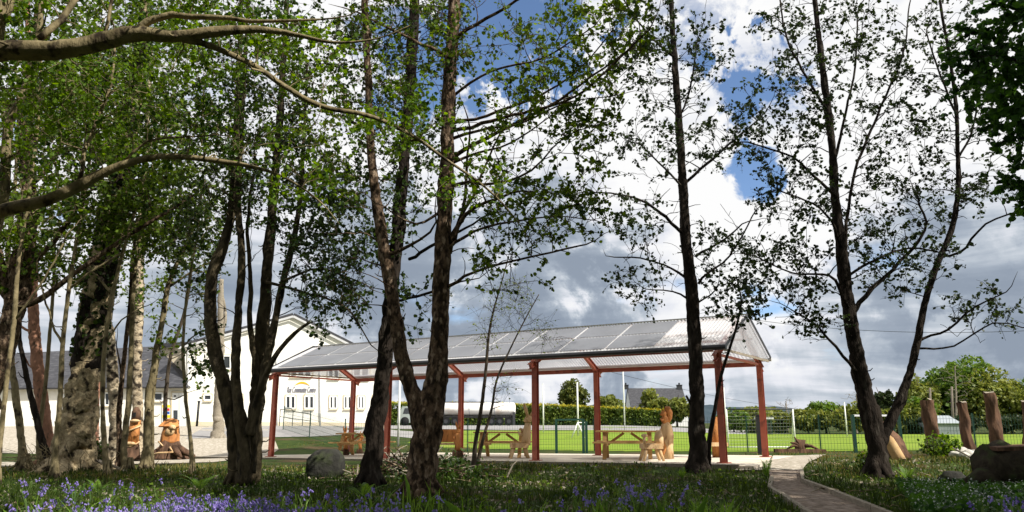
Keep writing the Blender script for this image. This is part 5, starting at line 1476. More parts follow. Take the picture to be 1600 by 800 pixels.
# bare pale trees
def bare(label, px, yt, yb, d, seed, wpx=60, n=60):
    t = Tree('bare_tree', label, gbase(px, d), MAT['oldtimber'], None, seed=seed)
    t.stem([(px, yb, 6), (px + 2, (yb + yt) / 2 + 15, 4), (px, yt + 12, 1.6)], d, .05, 6)
    t.crown([(px, (yt * .7 + yb * .3), wpx / 2, (yb - yt) * .3, d, 2, n)], leafy=False, minr=.02, along=0)
    t.finish()
bare('bare pale branched tree in front of the tallest green tree', 1492, 560, 680, 79, 151, 60, 70)
bare('thin bare grey tree above the hedgerow left of the alder', 1338, 604, 678, 81, 152, 50, 60)
bare('faint bare tree above the goal net', 1228, 618, 678, 82, 153, 40, 50)
for px, yt, d, lb in ((1453, 606, 74, 'leaning weathered telegraph pole left of the metal shed'), (1487, 604, 74, 'weathered pole right of the metal shed roof')):
    p = gbase(px, d); top = at(px, yt, d); e = empty('telegraph_pole', lb, 'pole', tuple(p)); m = MB(); m.tube([p, top], (.14, .1), 8); m.build('shaft', MAT['pole'], e, True)
    m = MB(); m.bar(top - (.35, 0, .3), top + (.35, 0, -.3), .07, .07); m.build('cross_arm', MAT['pole'], e)
for lb, A, B, d0, d1 in (('single overhead cable running out to the right edge of the sky', (1180, 500), (1640, 515), 55, 45), ('thin sagging cable seen under the right end of the shelter roof', (930, 575), (1260, 640), 60, 110)):
    a, b = at(*A, d0), at(*B, d1); P = [a + (b - a) * k - np.array((0, 0, 1.2 * 4 * k * (1 - k) * .4)) for k in np.linspace(0, 1, 13)]
    m = MB(); m.tube(P, .016, 5); tag(m.build('overhead_cable', MAT['black']), lb, 'cable')

# ------------------------------------------------------------------ standing stumps on the right
def stump(label, px, ytop, w, d, seed, lean=(0, 0), plants=False):
    b = gbase(px, d); tp = at(px + lean[0], ytop, d); r0 = w * .46 / 1200 * d
    e = empty('tree_stump', label, 'tree stump', tuple(b), group='tall stumps standing along the fence')
    P, R = spline([b - (0, 0, .15), b + (tp - b) * .15, b + (tp - b) * .5, tp], [r0 * 1.25, r0 * 1.08, r0, r0 * .9], .10)
    m = MB(); m.tube(P, R, 18, False, .20, seed); m.build('trunk', MAT['stumpbark'], e, True)
    V, fa = tube_np(P[-2:] , R[-2:], 18, .0, seed)
    c = P[-1]; ring = V[-18:] * .97 + c * .03
    m = MB(); m.add(np.concatenate([[c + (.02, 0, .03)], ring + np.stack([np.zeros(18), np.zeros(18), .05 * np.sin(np.arange(18) * .7 + seed)], 1)]), [(0, 1 + (k + 1) % 18, 1 + k) for k in range(18)]); m.build('cut_top', MAT['oldtimber'], e)
    return e


stump('leftmost standing stump, with a green shrub growing at its foot', 1455, 625, 22, 22.6, 201, (-7, 0))
stump('second standing stump, the shorter one right of the metal shed', 1508, 629, 16, 23.4, 202, (-5, 0))
stump('tallest standing stump, leaning left behind the big dark log', 1556, 614, 20, 22.6, 203, (-12, 0))
stump('standing stump cut by the right edge of the picture', 1606, 628, 19, 23.2, 204, (-2, 0))
# log leaning behind the alder
a, b = gbase(1402, 20.0), at(1366, 655, 20.4); e = empty('split_log', 'split log leaning behind the foot of the twin stemmed alder', 'log', tuple(a))
P, R = spline([a - (0, 0, .06), (a + b) / 2 + (0, 0, .05), b], [.26, .22, .12], .12); m = MB(); m.tube(P, R, 12, True, .15, 5); m.build('trunk', MAT['stumpbark'], e, True)
m = MB(); q = P + np.array((-.10, -.14, .04)); m.tube(q[:int(len(q) * .7)], R[:int(len(q) * .7)] * .6, 8, True, .1, 6); m.build('split_face', MAT['cutwood'], e, True)
# uprooted stump by the goal
a = gbase(1247, 26.0); e = empty('root_stump', 'small uprooted stump with pointing roots at the end of the patio', 'tree stump', tuple(a))
m = MB(); m.tube([a - (0, 0, .05), a + (0, 0, .2), a + (.02, 0, .42)], (.22, .17, .16), 10, True, .15, 7); m.build('trunk', MAT['stumpbark'], e, True)
m = MB()
for dx, dz in ((-.35, .32), (-.5, .1), (.4, .15), (.7, .03), (-.2, .5)):
    m.tube([a + (0, -.05, .2), a + (dx * .5, -.1, .2 + dz * .3), a + (dx, -.1, dz)], (.07, .05, .02), 6)
m.build('roots', MAT['stumpbark'], e, True)
m = MB(); p = gbase(1252, 25.2); m.bar(p + (-.95, 0, .08), p + (.75, .1, .06), .14, .12); lg = m.build('timber_sleeper', MAT['stumpbark']); tag(lg, 'low timber sleeper lying at the patio end by the goal', 'timber')


def rock(label, px, d, size, seed, mat='stone', cat='rock', sink=.25, name='rock', group=None, amp=.22, seg=22, rings=14):
    b = gbase(px, d); m = MB(); m.blob((b[0], b[1], b[2] + size[2] * (1 - sink)), size, seed, amp, 1.4, seg, rings, rz=seed)
    o = m.build(name, MAT[mat], None, True); return tag(o, label, cat, group)


# big square boulder
b = gbase(512, 15.6); bm_ = MB(); so = Vector((3.3, 8.1, 2.2)); V = []; n = 15
def sq(v, p): return math.copysign(abs(v) ** p, v)
fs = []
for i in range(n + 1):
    th = math.pi * i / n
    for k in range(26):
        ph = 2 * math.pi * k / 26; dv = Vector((math.sin(th) * math.cos(ph), math.sin(th) * math.sin(ph), math.cos(th)))
        q = np.array((sq(dv.x, .55) * .36 * (1 - .12 * dv.z), sq(dv.y, .6) * .34, sq(dv.z, .5) * .31 + .05 * dv.x)) * (1 + .16 * mnoise.noise(dv * 1.6 + so) + .07 * mnoise.noise(dv * 4 + so))
        V.append(b + q + (0, 0, .22))
for i in range(n):
    for k in range(26): fs.append((i * 26 + k, (i + 1) * 26 + k, (i + 1) * 26 + (k + 1) % 26, i * 26 + (k + 1) % 26))
bm_.add(V, fs); tag(bm_.build('boulder', MAT['stone'], None, True), 'large squarish grey boulder on the grass left of the leaning trunk', 'boulder')
rock('rounded pale rock low in the grass right of the twin stemmed alder', 1478, 14.4, (.28, .2, .13), 211)
rock('long grey rock lying before the big dark log', 1553, 13.3, (.46, .24, .16), 212)
r = np.random.default_rng(9)
for i, (px, d, s, lb) in enumerate(((1494, 22.2, .2, 'largest pale rock of the rubble between the stumps'), (1507, 21.6, .16, 'pale rubble rock right of the largest one'), (1519, 21.9, .15, 'pale rubble rock at the foot of the second stump'), (1500, 21.0, .12, 'small pale rubble rock in front of the others'),
                                  (1527, 20.8, .13, 'pale rubble rock nearest the big dark log'), (1486, 21.5, .13, 'pale rubble rock beside the green shrub'))):
    rock(lb, px, d, (s * 1.3, s, s * .75), 220 + i, 'palestone', group='pale rubble between the stumps', sink=.35)
for lb, A, B, rr_ in (('thin pale branch lying on the rubble between the stumps', (1483, 21.2), (1512, 19.8), .03), ('dead branch lying in the grass left of the carved owl stump', (150, 19.5), (205, 17.6), .07)):
    a, b = gbase(*A), gbase(*B); m = MB(); m.tube([a + (0, 0, .25), (a + b) / 2 + (0, 0, .16), b + (0, 0, .04)], (rr_, rr_ * .8, rr_ * .5), 7, True, .1, 3); tag(m.build('fallen_branch', MAT['oldtimber'], None, True), lb, 'branch')
# big dark log at the right edge
a = gbase(1548, 12.9); e = empty('fallen_log', 'huge dark fallen log with a pale upper edge at the lower right edge', 'log', tuple(a))
c0 = a + (-.15, .05, .36); c1 = a + (2.6, .2, .40)
P, R = spline([c0, c0 * .6 + c1 * .4, c1], [.37, .41, .43], .12); m = MB(); m.tube(P, R, 22, True, .10, 12); m.build('trunk', MAT['darklog'], e, True)
m = MB(); m.tube([c0 + (.1, -.1, -.2), c0 + (-.2, -.12, -.14), c0 + (-.42, -.1, -.2)], (.24, .17, .07), 9, True, .15, 13); m.build('root_flare', MAT['darklog'], e, True)
m = MB(); m.plate([c0 + (.05, -.30, .36), c0 + (1.9, -.26, .42), c0 + (1.9, .2, .43), c0 + (.05, .2, .38)], .06); m.build('sawn_top', MAT['stumpbark'], e)
# shrub at the stump
def shrub(name, label, px, d, w, h, mat, n, size, seed, cat='shrub', hexa=True):
    b = gbase(px, d); r = np.random.default_rng(seed); e = empty(name, label, cat, tuple(b))
    m = MB(); C = []
    for k in range(16):
        q = b + np.array((r.normal() * w * .35, r.normal() * w * .3, h * r.uniform(.5, 1))); m.tube([b, (b + q) / 2 + (0, 0, .1 * h), q], (.012, .009, .004), 4)
        C.append(b + (q - b) * r.uniform(.3, 1.05, (n // 16, 1)) + r.normal(size=(n // 16, 3)) * .08)
    m.build('stems', MAT['twig'], e, True); V, fa = leaves_np(np.concatenate(C), size, hexa, .3, seed); mesh_np('foliage', V, [fa], mat, e)
    return e
shrub('shrub', 'fresh green shrub at the foot of the leftmost standing stump', 1474, 21.8, .55, .6, MAT['lf_bright'], 420, .11, 231)
shrub('shrub', 'bramble shrub at the left foot of the leftmost standing stump', 1452, 21.2, .4, .5, MAT['lf_mid'], 300, .08, 232)
shrub('shrub', 'bramble growing beside the foot of the twin stemmed alder', 1346, 16.4, .5, .5, MAT['lf_mid'], 320, .07, 233)
shrub('shrub', 'low leafy bramble between the brush pile and the birch sapling', 706, 16, .5, .45, MAT['lf_dark'], 420, .07, 234)
shrub('shrub', 'dark bushy shrub at the foot of the white birch on the left', 166, 21, .35, .75, MAT['lf_dark'], 300, .09, 235)

# ------------------------------------------------------------------ carved stumps on the left
b = gbase(270, 22.0); b[2] = at(270, 712, 22)[2]
e = empty('owl_stump', 'broad rooted stump carved as an orange owl house, on the gravel left of the shelter', 'wood carving', tuple(b))
m = MB(); P, R = spline([b - (0, 0, .1), b + (0, 0, .15), b + (.0, 0, .45), b + (-.02, 0, .72)], [.46, .34, .21, .14], .06); m.tube(P, R, 20, True, .13, 14); m.build('stump_base', MAT['stumpbark'], e, True)
m = MB()
for dx, dy in ((.8, -.2), (.55, -.5), (-.5, -.35), (-.45, .3), (.6, .3)):
    m.tube([b + (dx * .3, dy * .3, .2), b + (dx * .65, dy * .65, .08), b + (dx, dy, -.02)], (.12, .09, .03), 7)
m.build('roots', MAT['stumpbark'], e, True)
m = MB(); P, R = spline([b + (-.02, -.02, .34), b + (-.02, -.02, .62), b + (-.01, -.01, .85)], [.25, .235, .20], .06); m.tube(P, R, 16, True, .07, 15); m.build('carved_house', MAT['carved'], e, True)
m = MB(); m.blob(b + (.03, -.2, .66), (.13, .09, .12), 16, .1); m.blob(b + (.1, -.22, .78), (.10, .09, .08), 17, .1); m.tube([b + (.14, -.3, .77), b + (.2, -.32, .75)], (.035, .012), 6); m.build('carved_owl', MAT['carvedpale'], e, True)
m = MB(); m.plate([b + (-.3, -.24, .82), b + (.0, -.27, .82), b + (.0, -.02, 1.04), b + (-.2, -.0, 1.02)], .04); m.plate([b + (.0, -.27, .82), b + (.26, -.18, .80), b + (.16, .05, .98), b + (.0, -.02, 1.04)], .04)
m.plate([b + (-.3, .2, .82), b + (-.3, -.24, .82), b + (-.2, .0, 1.02)], .03); m.build('carved_roof', MAT['carved'], e)
m = MB(); m.tube([b + (.12, -.3, .24), b + (.3, -.5, .12), b + (-.05, -.6, .1), b + (-.3, -.5, .04)], (.03, .025, .025, .02), 6); m.tube([b + (-.22, -.3, .4), b + (-.05, -.38, .28)], (.025, .02), 5); m.build('carved_vine', MAT['carvedpale'], e, True)
b = gbase(211, 22.4); b[2] = at(211, 712, 22.4)[2]
e = empty('carved_post', 'upright orange carved trunk with a coiled vine and a dark window at its top', 'wood carving', tuple(b))
m = MB(); P, R = spline([b - (0, 0, .1), b + (0, 0, .12), b + (0, 0, .3)], [.25, .2, .165], .05); m.tube(P, R, 16, True, .14, 18); m.build('stump_base', MAT['stumpbark'], e, True)
m = MB(); m.tube([b + (0, 0, .28), b + (.0, 0, .7), b + (.01, 0, 1.0)], (.165, .155, .15), 14, True, .08, 19); m.build('carved_trunk', MAT['carved'], e, True)
m = MB(); m.tube([b + (0.01, 0, 1.0), b + (.01, 0, 1.25), b + (.01, 0, 1.38)], (.13, .125, .04), 12, True, .08, 20); tp = m.build('carved_top', MAT['stumpbark'], e, True)
m = MB(); m.box(b + (.02, -.13, 1.15), (.08, .03, .14)); m.build('window', MAT['black'], tp)
m = MB(); th = np.linspace(0, 9, 30); m.tube([b + np.array((math.cos(a - 1.7) * .17, math.sin(a - 1.7) * .17, .25 + a * .075)) for a in th], .025, 6); m.build('carved_vine', MAT['carvedpale'], e, True)
for q_, s_ in (((.06, -.14, .98), (.15, .08, .05)), ((-.02, -.15, .34), (.18, .07, .06))):
    m = MB(); m.blob(b + q_, s_, 21, .1); m.build('carved_ledge', MAT['carvedpale'], e, True)

# ------------------------------------------------------------------ brush pile, sleepers
b = gbase(640, 15.5); e = empty('brush_pile', 'heap of cut branches and pale twigs between the leaning and the forked trunk', 'brush pile', tuple(b)); r = np.random.default_rng(17)
m = MB(); m2 = MB()
for k in range(210):
    x = r.normal() * .62; h = max(.05, .52 * math.exp(-(x / .75) ** 2)); p = b + np.array((x, r.normal() * .35, r.uniform(.0, h))); a = r.uniform(0, 6.28); l = r.uniform(.2, .75)
    q = p + np.array((math.cos(a) * l, math.sin(a) * l * .6, r.normal() * .17)); q[2] = max(q[2], b[2] + .03)
    (m if k % 3 else m2).tube([p, (p + q) / 2 + r.normal(size=3) * .04, q], (r.uniform(.008, .03), .014, .006), 5)
m.build('dark_branches', MAT['brownbark'], e, True); m2.build('pale_branches', MAT['oldtimber'], e, True)
n = 900; x = r.normal(size=n) * .65; C = b + np.stack([x, r.normal(size=n) * .4, r.uniform(0, 1, n) * .5 * np.exp(-(x / .8) ** 2)], 1); V, fa = leaves_np(C, .06, False, .3, 18); mesh_np('dry_leaves', V, [fa], MAT['lf_dark'], e)
b = gbase(700, 14.6); e = empty('brush_pile', 'lower dark heap of ivy and sticks right of the forked tree foot', 'brush pile', tuple(b))
m = MB()
for k in range(70):
    p = b + np.array((r.normal() * .35, r.normal() * .3, r.uniform(0, .28))); q = p + r.normal(size=3) * np.array((.25, .2, .1)); m.tube([p, q], (.014, .006), 5)
m.build('sticks', MAT['brownbark'], e, True)
n = 900; C = b + np.stack([r.normal(size=n) * .38, r.normal(size=n) * .3, np.abs(r.normal(size=n)) * .2], 1); V, fa = leaves_np(C, .07, True, .3, 19); mesh_np('ivy', V, [fa], MAT['lf_dark'], e)

# ------------------------------------------------------------------ ferns
def fern(label, px, d, h, nf, seed, mat='fern', upright=.5):
    b = gbase(px, d); r = np.random.default_rng(seed); e = empty('fern', label, 'fern', tuple(b), group='ferns in the grass'); m = MB(); V = []; Fq = []
    for k in range(nf):
        a = 6.28 * k / nf + r.uniform(-.4, .4); l = h * r.uniform(.75, 1.15); dr = np.array((math.cos(a), math.sin(a), 0)); sd = np.array((-dr[1], dr[0], 0))
        ts = np.linspace(0, 1, 17); lean = r.uniform(.35, .75) * (1 - upright) * 2
        P = [b + dr * (lean * l * t_ ** 1.5) + np.array((0, 0, l * (t_ - .38 * lean * t_ ** 3))) for t_ in ts]
        m.tube(P, np.linspace(.006, .002, 17), 4)
        for i in range(3, 17):
            w = .20 * l * math.sin(math.pi * min(1, (1.08 - ts[i]) * .95)) * (1.1 - .4 * ts[i])
            for s in (-1, 1):
                t0 = P[i]; tg = P[i] - P[i - 1]; tip = t0 + sd * s * w + tg * .8 - np.array((0, 0, .12 * w)); n0 = len(V)
                V += [t0 - tg * .35, t0 + (tip - t0) * .5 - tg * .3, tip, t0 + (tip - t0) * .5 + tg * .3, t0 + tg * .3]; Fq.append([n0, n0 + 1, n0 + 2, n0 + 3, n0 + 4])
    m.build('stalks', MAT['bellstem'], e); mesh_np('fronds', V, [np.array(Fq)], MAT[mat], e)


fern('bright fern spreading at the foot of the coppice on its left', 321, 12.4, .36, 8, 301, upright=.3)
fern('bright fern between the leaning trunk and the forked trunk', 573, 11.4, .36, 8, 302, upright=.3)
fern('pale upright fern at the right of the bluebells near the camera', 940, 6.6, .30, 5, 303, upright=.75)
fern('tall yellowish fern beside the start of the gravel path', 1192, 15.2, .5, 6, 304, upright=.7)
fern('fern at the lower left foot of the big leaning birch', 165, 11.8, .3, 7, 305, upright=.3)
fern('fern by the straight trunk of the alder in front of the patio', 1062, 15.4, .3, 7, 306)
fern('fern right of the twin stemmed alder foot', 1408, 14.6, .35, 7, 307)
fern('small fern low at the left end of the bluebells', 392, 7.2, .3, 6, 308, upright=.4)

# ------------------------------------------------------------------ ground cover
def blades(n, xr, yr, h, w, mat, name, seed, keep, dens=None, curve=.35):
    r = np.random.default_rng(seed); y = yr[0] + (yr[1] - yr[0]) * r.uniform(0, 1, n) ** 1.5; hw = .72 * y + .8
    x = r.uniform(-1, 1, n) * hw; x = np.clip(x, *xr)
    cl = np.sin(x * 2.3 + 1.7 * np.sin(y * 1.9)) * np.cos(y * 2.1 + 1.3 * np.sin(x * 1.4)); k = keep(x, y) & (r.uniform(-1.1, 1, n) < cl * .8 + .25); x, y = x[k], y[k]; n = len(x); z = ground(x, y)
    cl = cl[k]
    H = h * r.uniform(.4, 1.25, n) * (1 + .45 * cl); a = r.uniform(0, 6.28, n); dx, dy = np.cos(a), np.sin(a); W = w * r.uniform(.7, 1.3, n); b = r.uniform(0, curve, n) * H * 1.6; az = r.uniform(0, 6.28, n); bx, by = np.cos(az) * b, np.sin(az) * b
    V = np.stack([np.stack([x - dx * W, y - dy * W, z - .01], 1), np.stack([x + dx * W, y + dy * W, z - .01], 1), np.stack([x + dx * W * .8 + bx * .35, y + dy * W * .8 + by * .35, z + H * .6], 1), np.stack([x + bx, y + by, z + H * (1 - .2 * curve)], 1), np.stack([x - dx * W * .8 + bx * .35, y - dy * W * .8 + by * .35, z + H * .6], 1)], 1).reshape(-1, 3)
    o = mesh_np(name, V, [np.arange(n * 5).reshape(n, 5)], mat); return tag(o, o.name, 'grass', kind='stuff')


pl, pr_ = np.array(PL), np.array(PR)
def off_path(x, y):
    a = np.interp(y, pl[::-1, 1], pl[::-1, 0]) - .03; b = np.interp(y, pr_[::-1, 1], pr_[::-1, 0]) + .03
    on = (x > a) & (x < b) & (y < 17.8)
    s = (x - PO[0]) * PE1[0] + (y - PO[1]) * PE1[1]; w = (x - PO[0]) * PE2[0] + (y - PO[1]) * PE2[1]
    on |= (w > -1.3) & (w < 5.3) & (s > -3.5) & (s < 17)
    ax_ = np.interp(y, [16.9, 19.4, 21.4, 23.2], [6.3, 7.5, 8.5, 9.4]); on |= (y > 16.9) & (y < 23.2) & (x < ax_) & (s > 15)
    on |= (x < -8.5) & (y > 22.0) & (y < 25) 
    return ~on


o = blades(95000, (-16, 14), (5.0, 19), .12, .006, MAT['blade'], 'woodland_grass', 401, off_path); o['label'] = 'shaded woodland grass on the glade floor in front of the shelter'
o = blades(32000, (-30, 20), (15.5, 34), .09, .012, MAT['dryblade'], 'rough_grass', 402, lambda x, y: off_path(x, y) & ((x < -8.6 + (y - 30) * -.2) & (y < 22) | (x > 6.5) & (y < 25) | (y > 30) & (x > -9.5) & (x < -1) & (y < 34) | (y > 17) & (y < 20))); o['label'] = 'rough sunlit grass round the patio and the stumps'


def bluebell_mesh(P, seed, leafy=True):
    """bells and leaves of the plants rooted at P"""
    r = np.random.default_rng(seed); S = MB(); B = []; BF = []; LV = []; LF = []; n0 = 0; l0 = 0
    for p in P:
        h = r.uniform(.24, .36); a = r.uniform(0, 6.28); d = np.array((math.cos(a), math.sin(a), 0)); ln = r.uniform(.03, .10)
        top = p + d * ln + np.array((0, 0, h)); tip = top + d * .05 - np.array((0, 0, .015)); w = .0028
        sd = np.array((1, 0, 0)) * w
        for u, v in ((p, p + d * ln * .3 + (0, 0, h * .6)), (p + d * ln * .3 + (0, 0, h * .6), top), (top, tip)):
            LV += [u - sd, u + sd, v + sd * .8, v - sd * .8]; LF.append([l0, l0 + 1, l0 + 2, l0 + 3]); l0 += 4
        for k in range(r.integers(5, 10)):
            t_ = k / 9; c = top + (tip - top) * t_ + np.array((0, 0, -.0)) - np.array((0, 0, .11)) * (1 - t_) * r.uniform(.5, 1) + r.normal(size=3) * .014
            ax = np.array((d[0] * .5 + r.normal() * .5, d[1] * .5 + r.normal() * .5, -1)); ax /= np.linalg.norm(ax); q = np.cross(ax, (1, .3, 0)); q /= np.linalg.norm(q); s = np.cross(ax, q); L_ = r.uniform(.018, .026)
            ring0 = [c + q * .005, c + s * .005 - q * .003, c - s * .005 - q * .003]; ring1 = [c + ax * L_ + (q * math.cos(f) + s * math.sin(f)) * .0125 for f in (0, 2.09, 4.19)]
            B += ring0 + ring1; BF += [[n0, n0 + 1, n0 + 4, n0 + 3], [n0 + 1, n0 + 2, n0 + 5, n0 + 4], [n0 + 2, n0, n0 + 3, n0 + 5]]; n0 += 6
        if leafy:
            for k in range(r.integers(2, 5)):
                a = r.uniform(0, 6.28); d2 = np.array((math.cos(a), math.sin(a), 0)); l = r.uniform(.18, .34); s2 = np.array((-d2[1], d2[0], 0)) * .008
                u, v, x_ = p, p + d2 * l * .3 + (0, 0, l * .75), p + d2 * l * .85 + (0, 0, l * .62)
                LV += [u - s2, u + s2, v + s2, v - s2, x_]; LF.append([l0, l0 + 1, l0 + 2, l0 + 3]); LF.append([l0 + 3, l0 + 2, l0 + 4]); l0 += 5
    return np.array(B), BF, np.array(LV), LF


def build_bells(name, P, seed, loc=None):
    B, BF, LV, LF = bluebell_mesh(P, seed)
    V = np.concatenate([LV, B]); f4 = [f for f in LF if len(f) == 4] + [[i + len(LV) for i in f] for f in BF]; f3 = [f for f in LF if len(f) == 3]
    o = mesh_np(name, V, [np.array(f4), np.array(f3)] if f3 else [np.array(f4)], MAT['bellstem'])
    o.data.materials.append(MAT['bell'])
    nb = len(BF); n4 = len(f4); mi = np.zeros(len(o.data.polygons), np.int32); mi[n4 - nb:n4] = 1; o.data.polygons.foreach_set('material_index', mi)
    return o


r = np.random.default_rng(77)
def drift(n, px, spx, d, sd):
    D = d + r.normal(size=n) * sd; X = (px + r.normal(size=n) * spx - 800) / 1200 * D; k = D > 5.6; return np.stack([X[k], D[k], ground(X[k], D[k])], 1)
Q = [drift(110, 255, 40, 7.6, .6), drift(80, 330, 35, 8.0, .6), drift(80, 400, 35, 7.7, .6), drift(60, 300, 50, 6.6, .4), drift(70, 200, 40, 7.0, .4), drift(24, 110, 50, 8.2, .8), drift(70, 500, 40, 7.1, .5), drift(60, 580, 40, 6.9, .5), drift(90, 640, 45, 6.6, .4),
     drift(30, 540, 100, 8.8, .6), drift(80, 800, 60, 6.4, .35), drift(24, 960, 50, 9.2, .8), drift(24, 130, 60, 10.0, 1.0), drift(24, 1000, 50, 10.2, 1), drift(16, 1560, 30, 8.2, .4)]
Q = [q[off_path(q[:, 0], q[:, 1])] for q in Q]
o = build_bells('bluebells', np.concatenate(Q), 78); tag(o, 'carpet of violet bluebells drifting across the woodland floor', 'bluebells', kind='stuff')
for i in range(64):
    px = r.choice([708, 750, 765, 790, 822, 835, 850, 872, 880, 895, 640, 670]) + r.normal() * 11; D = r.uniform(5.7, 6.35); X = (px - 800) / 1200 * D
    p = np.array((0, 0, 0.)); o = build_bells('bluebell', [p], 500 + i); o.location = (X, D, gz(X, D)); o.scale = (1.12,) * 3
    tag(o, 'single bluebell of the nearest clump at the bottom edge, in front of the shaded grass', 'bluebell', 'nearest bluebells at the bottom edge')
# coarse long grass leaves among them
o = blades(2600, (-7, 2.2), (5.5, 9.5), .34, .007, MAT['fern'], 'long_grass', 403, lambda x, y: np.ones(len(x), bool), curve=.6); o['label'] = 'long pale grass leaves among the nearest bluebells'
# low white flowered ground cover on the right
n = 5200; D = 8.6 + r.uniform(0, 1, n) * 4.6; px = 1390 + r.uniform(0, 1, n) * 230 + (13 - D) * 6; X = (px - 800) / 1200 * D; k = off_path(X, D); X, D = X[k], D[k]
C = np.stack([X, D, ground(X, D) + r.uniform(.02, .20, len(X))], 1); V, fa = leaves_np(C, .075, True, .4, 79); o = mesh_np('ground_cover', V, [fa], MAT['lf_maple']); tag(o, 'low leafy ground cover under the white flowers at lower right', 'ground cover', kind='stuff')
n = 900; i = r.integers(0, len(C), n); C2 = C[i] * 1.0; C2[:, 2] = ground(C2[:, 0], C2[:, 1]) + r.uniform(.14, .27, n); V, fa = leaves_np(C2, .02, True, .6, 80, 1.0); o = mesh_np('white_flowers', V, [fa], MAT['whiteflower']); tag(o, 'small white flowers dotted over the ground cover at lower right', 'white flowers', kind='stuff')
# leaf litter and broad weeds everywhere on the glade floor
n = 9000; D = 5.6 + 13 * r.uniform(0, 1, n) ** 1.3; X = r.uniform(-.75, .7, n) * D; k = off_path(X, D); X, D = X[k], D[k]
V, fa = leaves_np(np.stack([X, D, ground(X, D) + r.uniform(.01, .10, len(X))], 1), .06, False, .6, 81); o = mesh_np('weeds', V, [fa], MAT['lf_mid']); tag(o, 'low broad leaved weeds scattered through the woodland grass', 'weeds', kind='stuff')
n = 11000; D = 6 + 14 * r.uniform(0, 1, n) ** 1.2; X = r.uniform(-.75, .7, n) * D; k = off_path(X, D); X, D = X[k], D[k]
V, fa = leaves_np(np.stack([X, D, ground(X, D) + r.uniform(.005, .04, len(X))], 1), .06, False, 1, 82); o = mesh_np('leaf_litter', V, [fa], MAT['oldtimber']); tag(o, 'dry brown leaf litter and chips on the woodland floor', 'leaf litter', kind='stuff')

m = MB()
for k in range(240):
    D = r.uniform(5.8, 18.5); X = r.uniform(-.72, .68) * D
    if not off_path(np.array([X]), np.array([D]))[0]: continue
    a = r.uniform(0, 6.28); l = r.uniform(.1, .45); z = gz(X, D); p = np.array((X, D, z + .04)); q = p + np.array((math.cos(a) * l, math.sin(a) * l, r.uniform(-.02, .08)))
    m.tube([p, (p + q) / 2 + r.normal(size=3) * .03 + (0, 0, .03), q], (r.uniform(.004, .013), .007, .003), 4)
tag(m.build('fallen_twigs', MAT['hazel'], None, True), 'dead twigs strewn over the woodland floor', 'twigs', kind='stuff')

# ------------------------------------------------------------------ sky, sun, camera
w = bpy.data.worlds.new('World'); scene.world = w; w.use_nodes = True
nt = w.node_tree; N = nt.nodes; L = nt.links
for n_ in list(N): N.remove(n_)
out = N.new('ShaderNodeOutputWorld')
sky = N.new('ShaderNodeTexSky'); sky.sky_type = 'NISHITA'; sky.sun_disc = False; sky.sun_elevation = SUN_EL
sky.sun_rotation = math.atan2(SUN.x, SUN.y); sky.ozone_density = 3.0; sky.dust_density = .1; sky.air_density = .8
bs = N.new('ShaderNodeBackground'); bs.inputs['Strength'].default_value = .125; L.new(sky.outputs[0], bs.inputs['Color'])
tc = N.new('ShaderNodeTexCoord'); sx = N.new('ShaderNodeSeparateXYZ'); L.new(tc.outputs['Generated'], sx.inputs[0])
def math_(op, a, b=None, c=None, clamp=False):
    m = N.new('ShaderNodeMath'); m.operation = op; m.use_clamp = clamp
    for i, v in enumerate((a, b, c)):
        if v is None: continue
        if isinstance(v, (int, float)): m.inputs[i].default_value = v
        else: L.new(v, m.inputs[i])
    return m.outputs[0]
# clouds lie on a high flat layer: project the view direction on it
den = math_('ADD', math_('MAXIMUM', sx.outputs['Z'], 0.0), .16)
cx_ = math_('DIVIDE', sx.outputs['X'], den); cy_ = math_('DIVIDE', sx.outputs['Y'], den)
cv = N.new('ShaderNodeCombineXYZ'); L.new(cx_, cv.inputs[0]); L.new(cy_, cv.inputs[1])
def noise_(vec, scale, detail, rough, off=(0, 0, 0), dist=0.0):
    mp = N.new('ShaderNodeMapping'); mp.inputs['Location'].default_value = off; L.new(vec, mp.inputs[0])
    nz = N.new('ShaderNodeTexNoise'); nz.inputs['Scale'].default_value = scale; nz.inputs['Detail'].default_value = detail; nz.inputs['Roughness'].default_value = rough; nz.inputs['Distortion'].default_value = dist
    L.new(mp.outputs[0], nz.inputs['Vector']); return nz.outputs['Fac']
def rng_(v, a, b, c=0.0, d=1.0):
    m = N.new('ShaderNodeMapRange'); m.interpolation_type = 'SMOOTHSTEP'; L.new(v, m.inputs[0])
    for i, q in enumerate((a, b, c, d)): m.inputs[i + 1].default_value = q
    return m.outputs[0]
def blob_(px, py, inner, outer):
    """a patch of the sky round a direction (degrees)"""
    v = at(px, py, 1.0) - np.array((0, 0, EYE)); v /= np.linalg.norm(v)
    d = N.new('ShaderNodeVectorMath'); d.operation = 'DOT_PRODUCT'; L.new(tc.outputs['Generated'], d.inputs[0]); d.inputs[1].default_value = tuple(v)
    ci, co = math.cos(math.radians(inner)), math.cos(math.radians(outer))
    wob = math_('MULTIPLY', math_('SUBTRACT', math_('ADD', n2, math_('MULTIPLY', n5, .6)), .8), (ci - co) * 5.5)
    return rng_(math_('ADD', d.outputs['Value'], wob), co, ci)
n1 = noise_(cv.outputs[0], 1.1, 9, .58, (3.1, 1.7, 0), .3)
n2 = noise_(tc.outputs['Generated'], 7.0, 8, .6, (1.3, .2, .7), .4)
n5 = noise_(tc.outputs['Generated'], 19.0, 6, .6, (.3, 5.2, .7), .3)
cov = math_('ADD', n1, math_('MULTIPLY', math_('SUBTRACT', n2, .5), .45))
holes = None
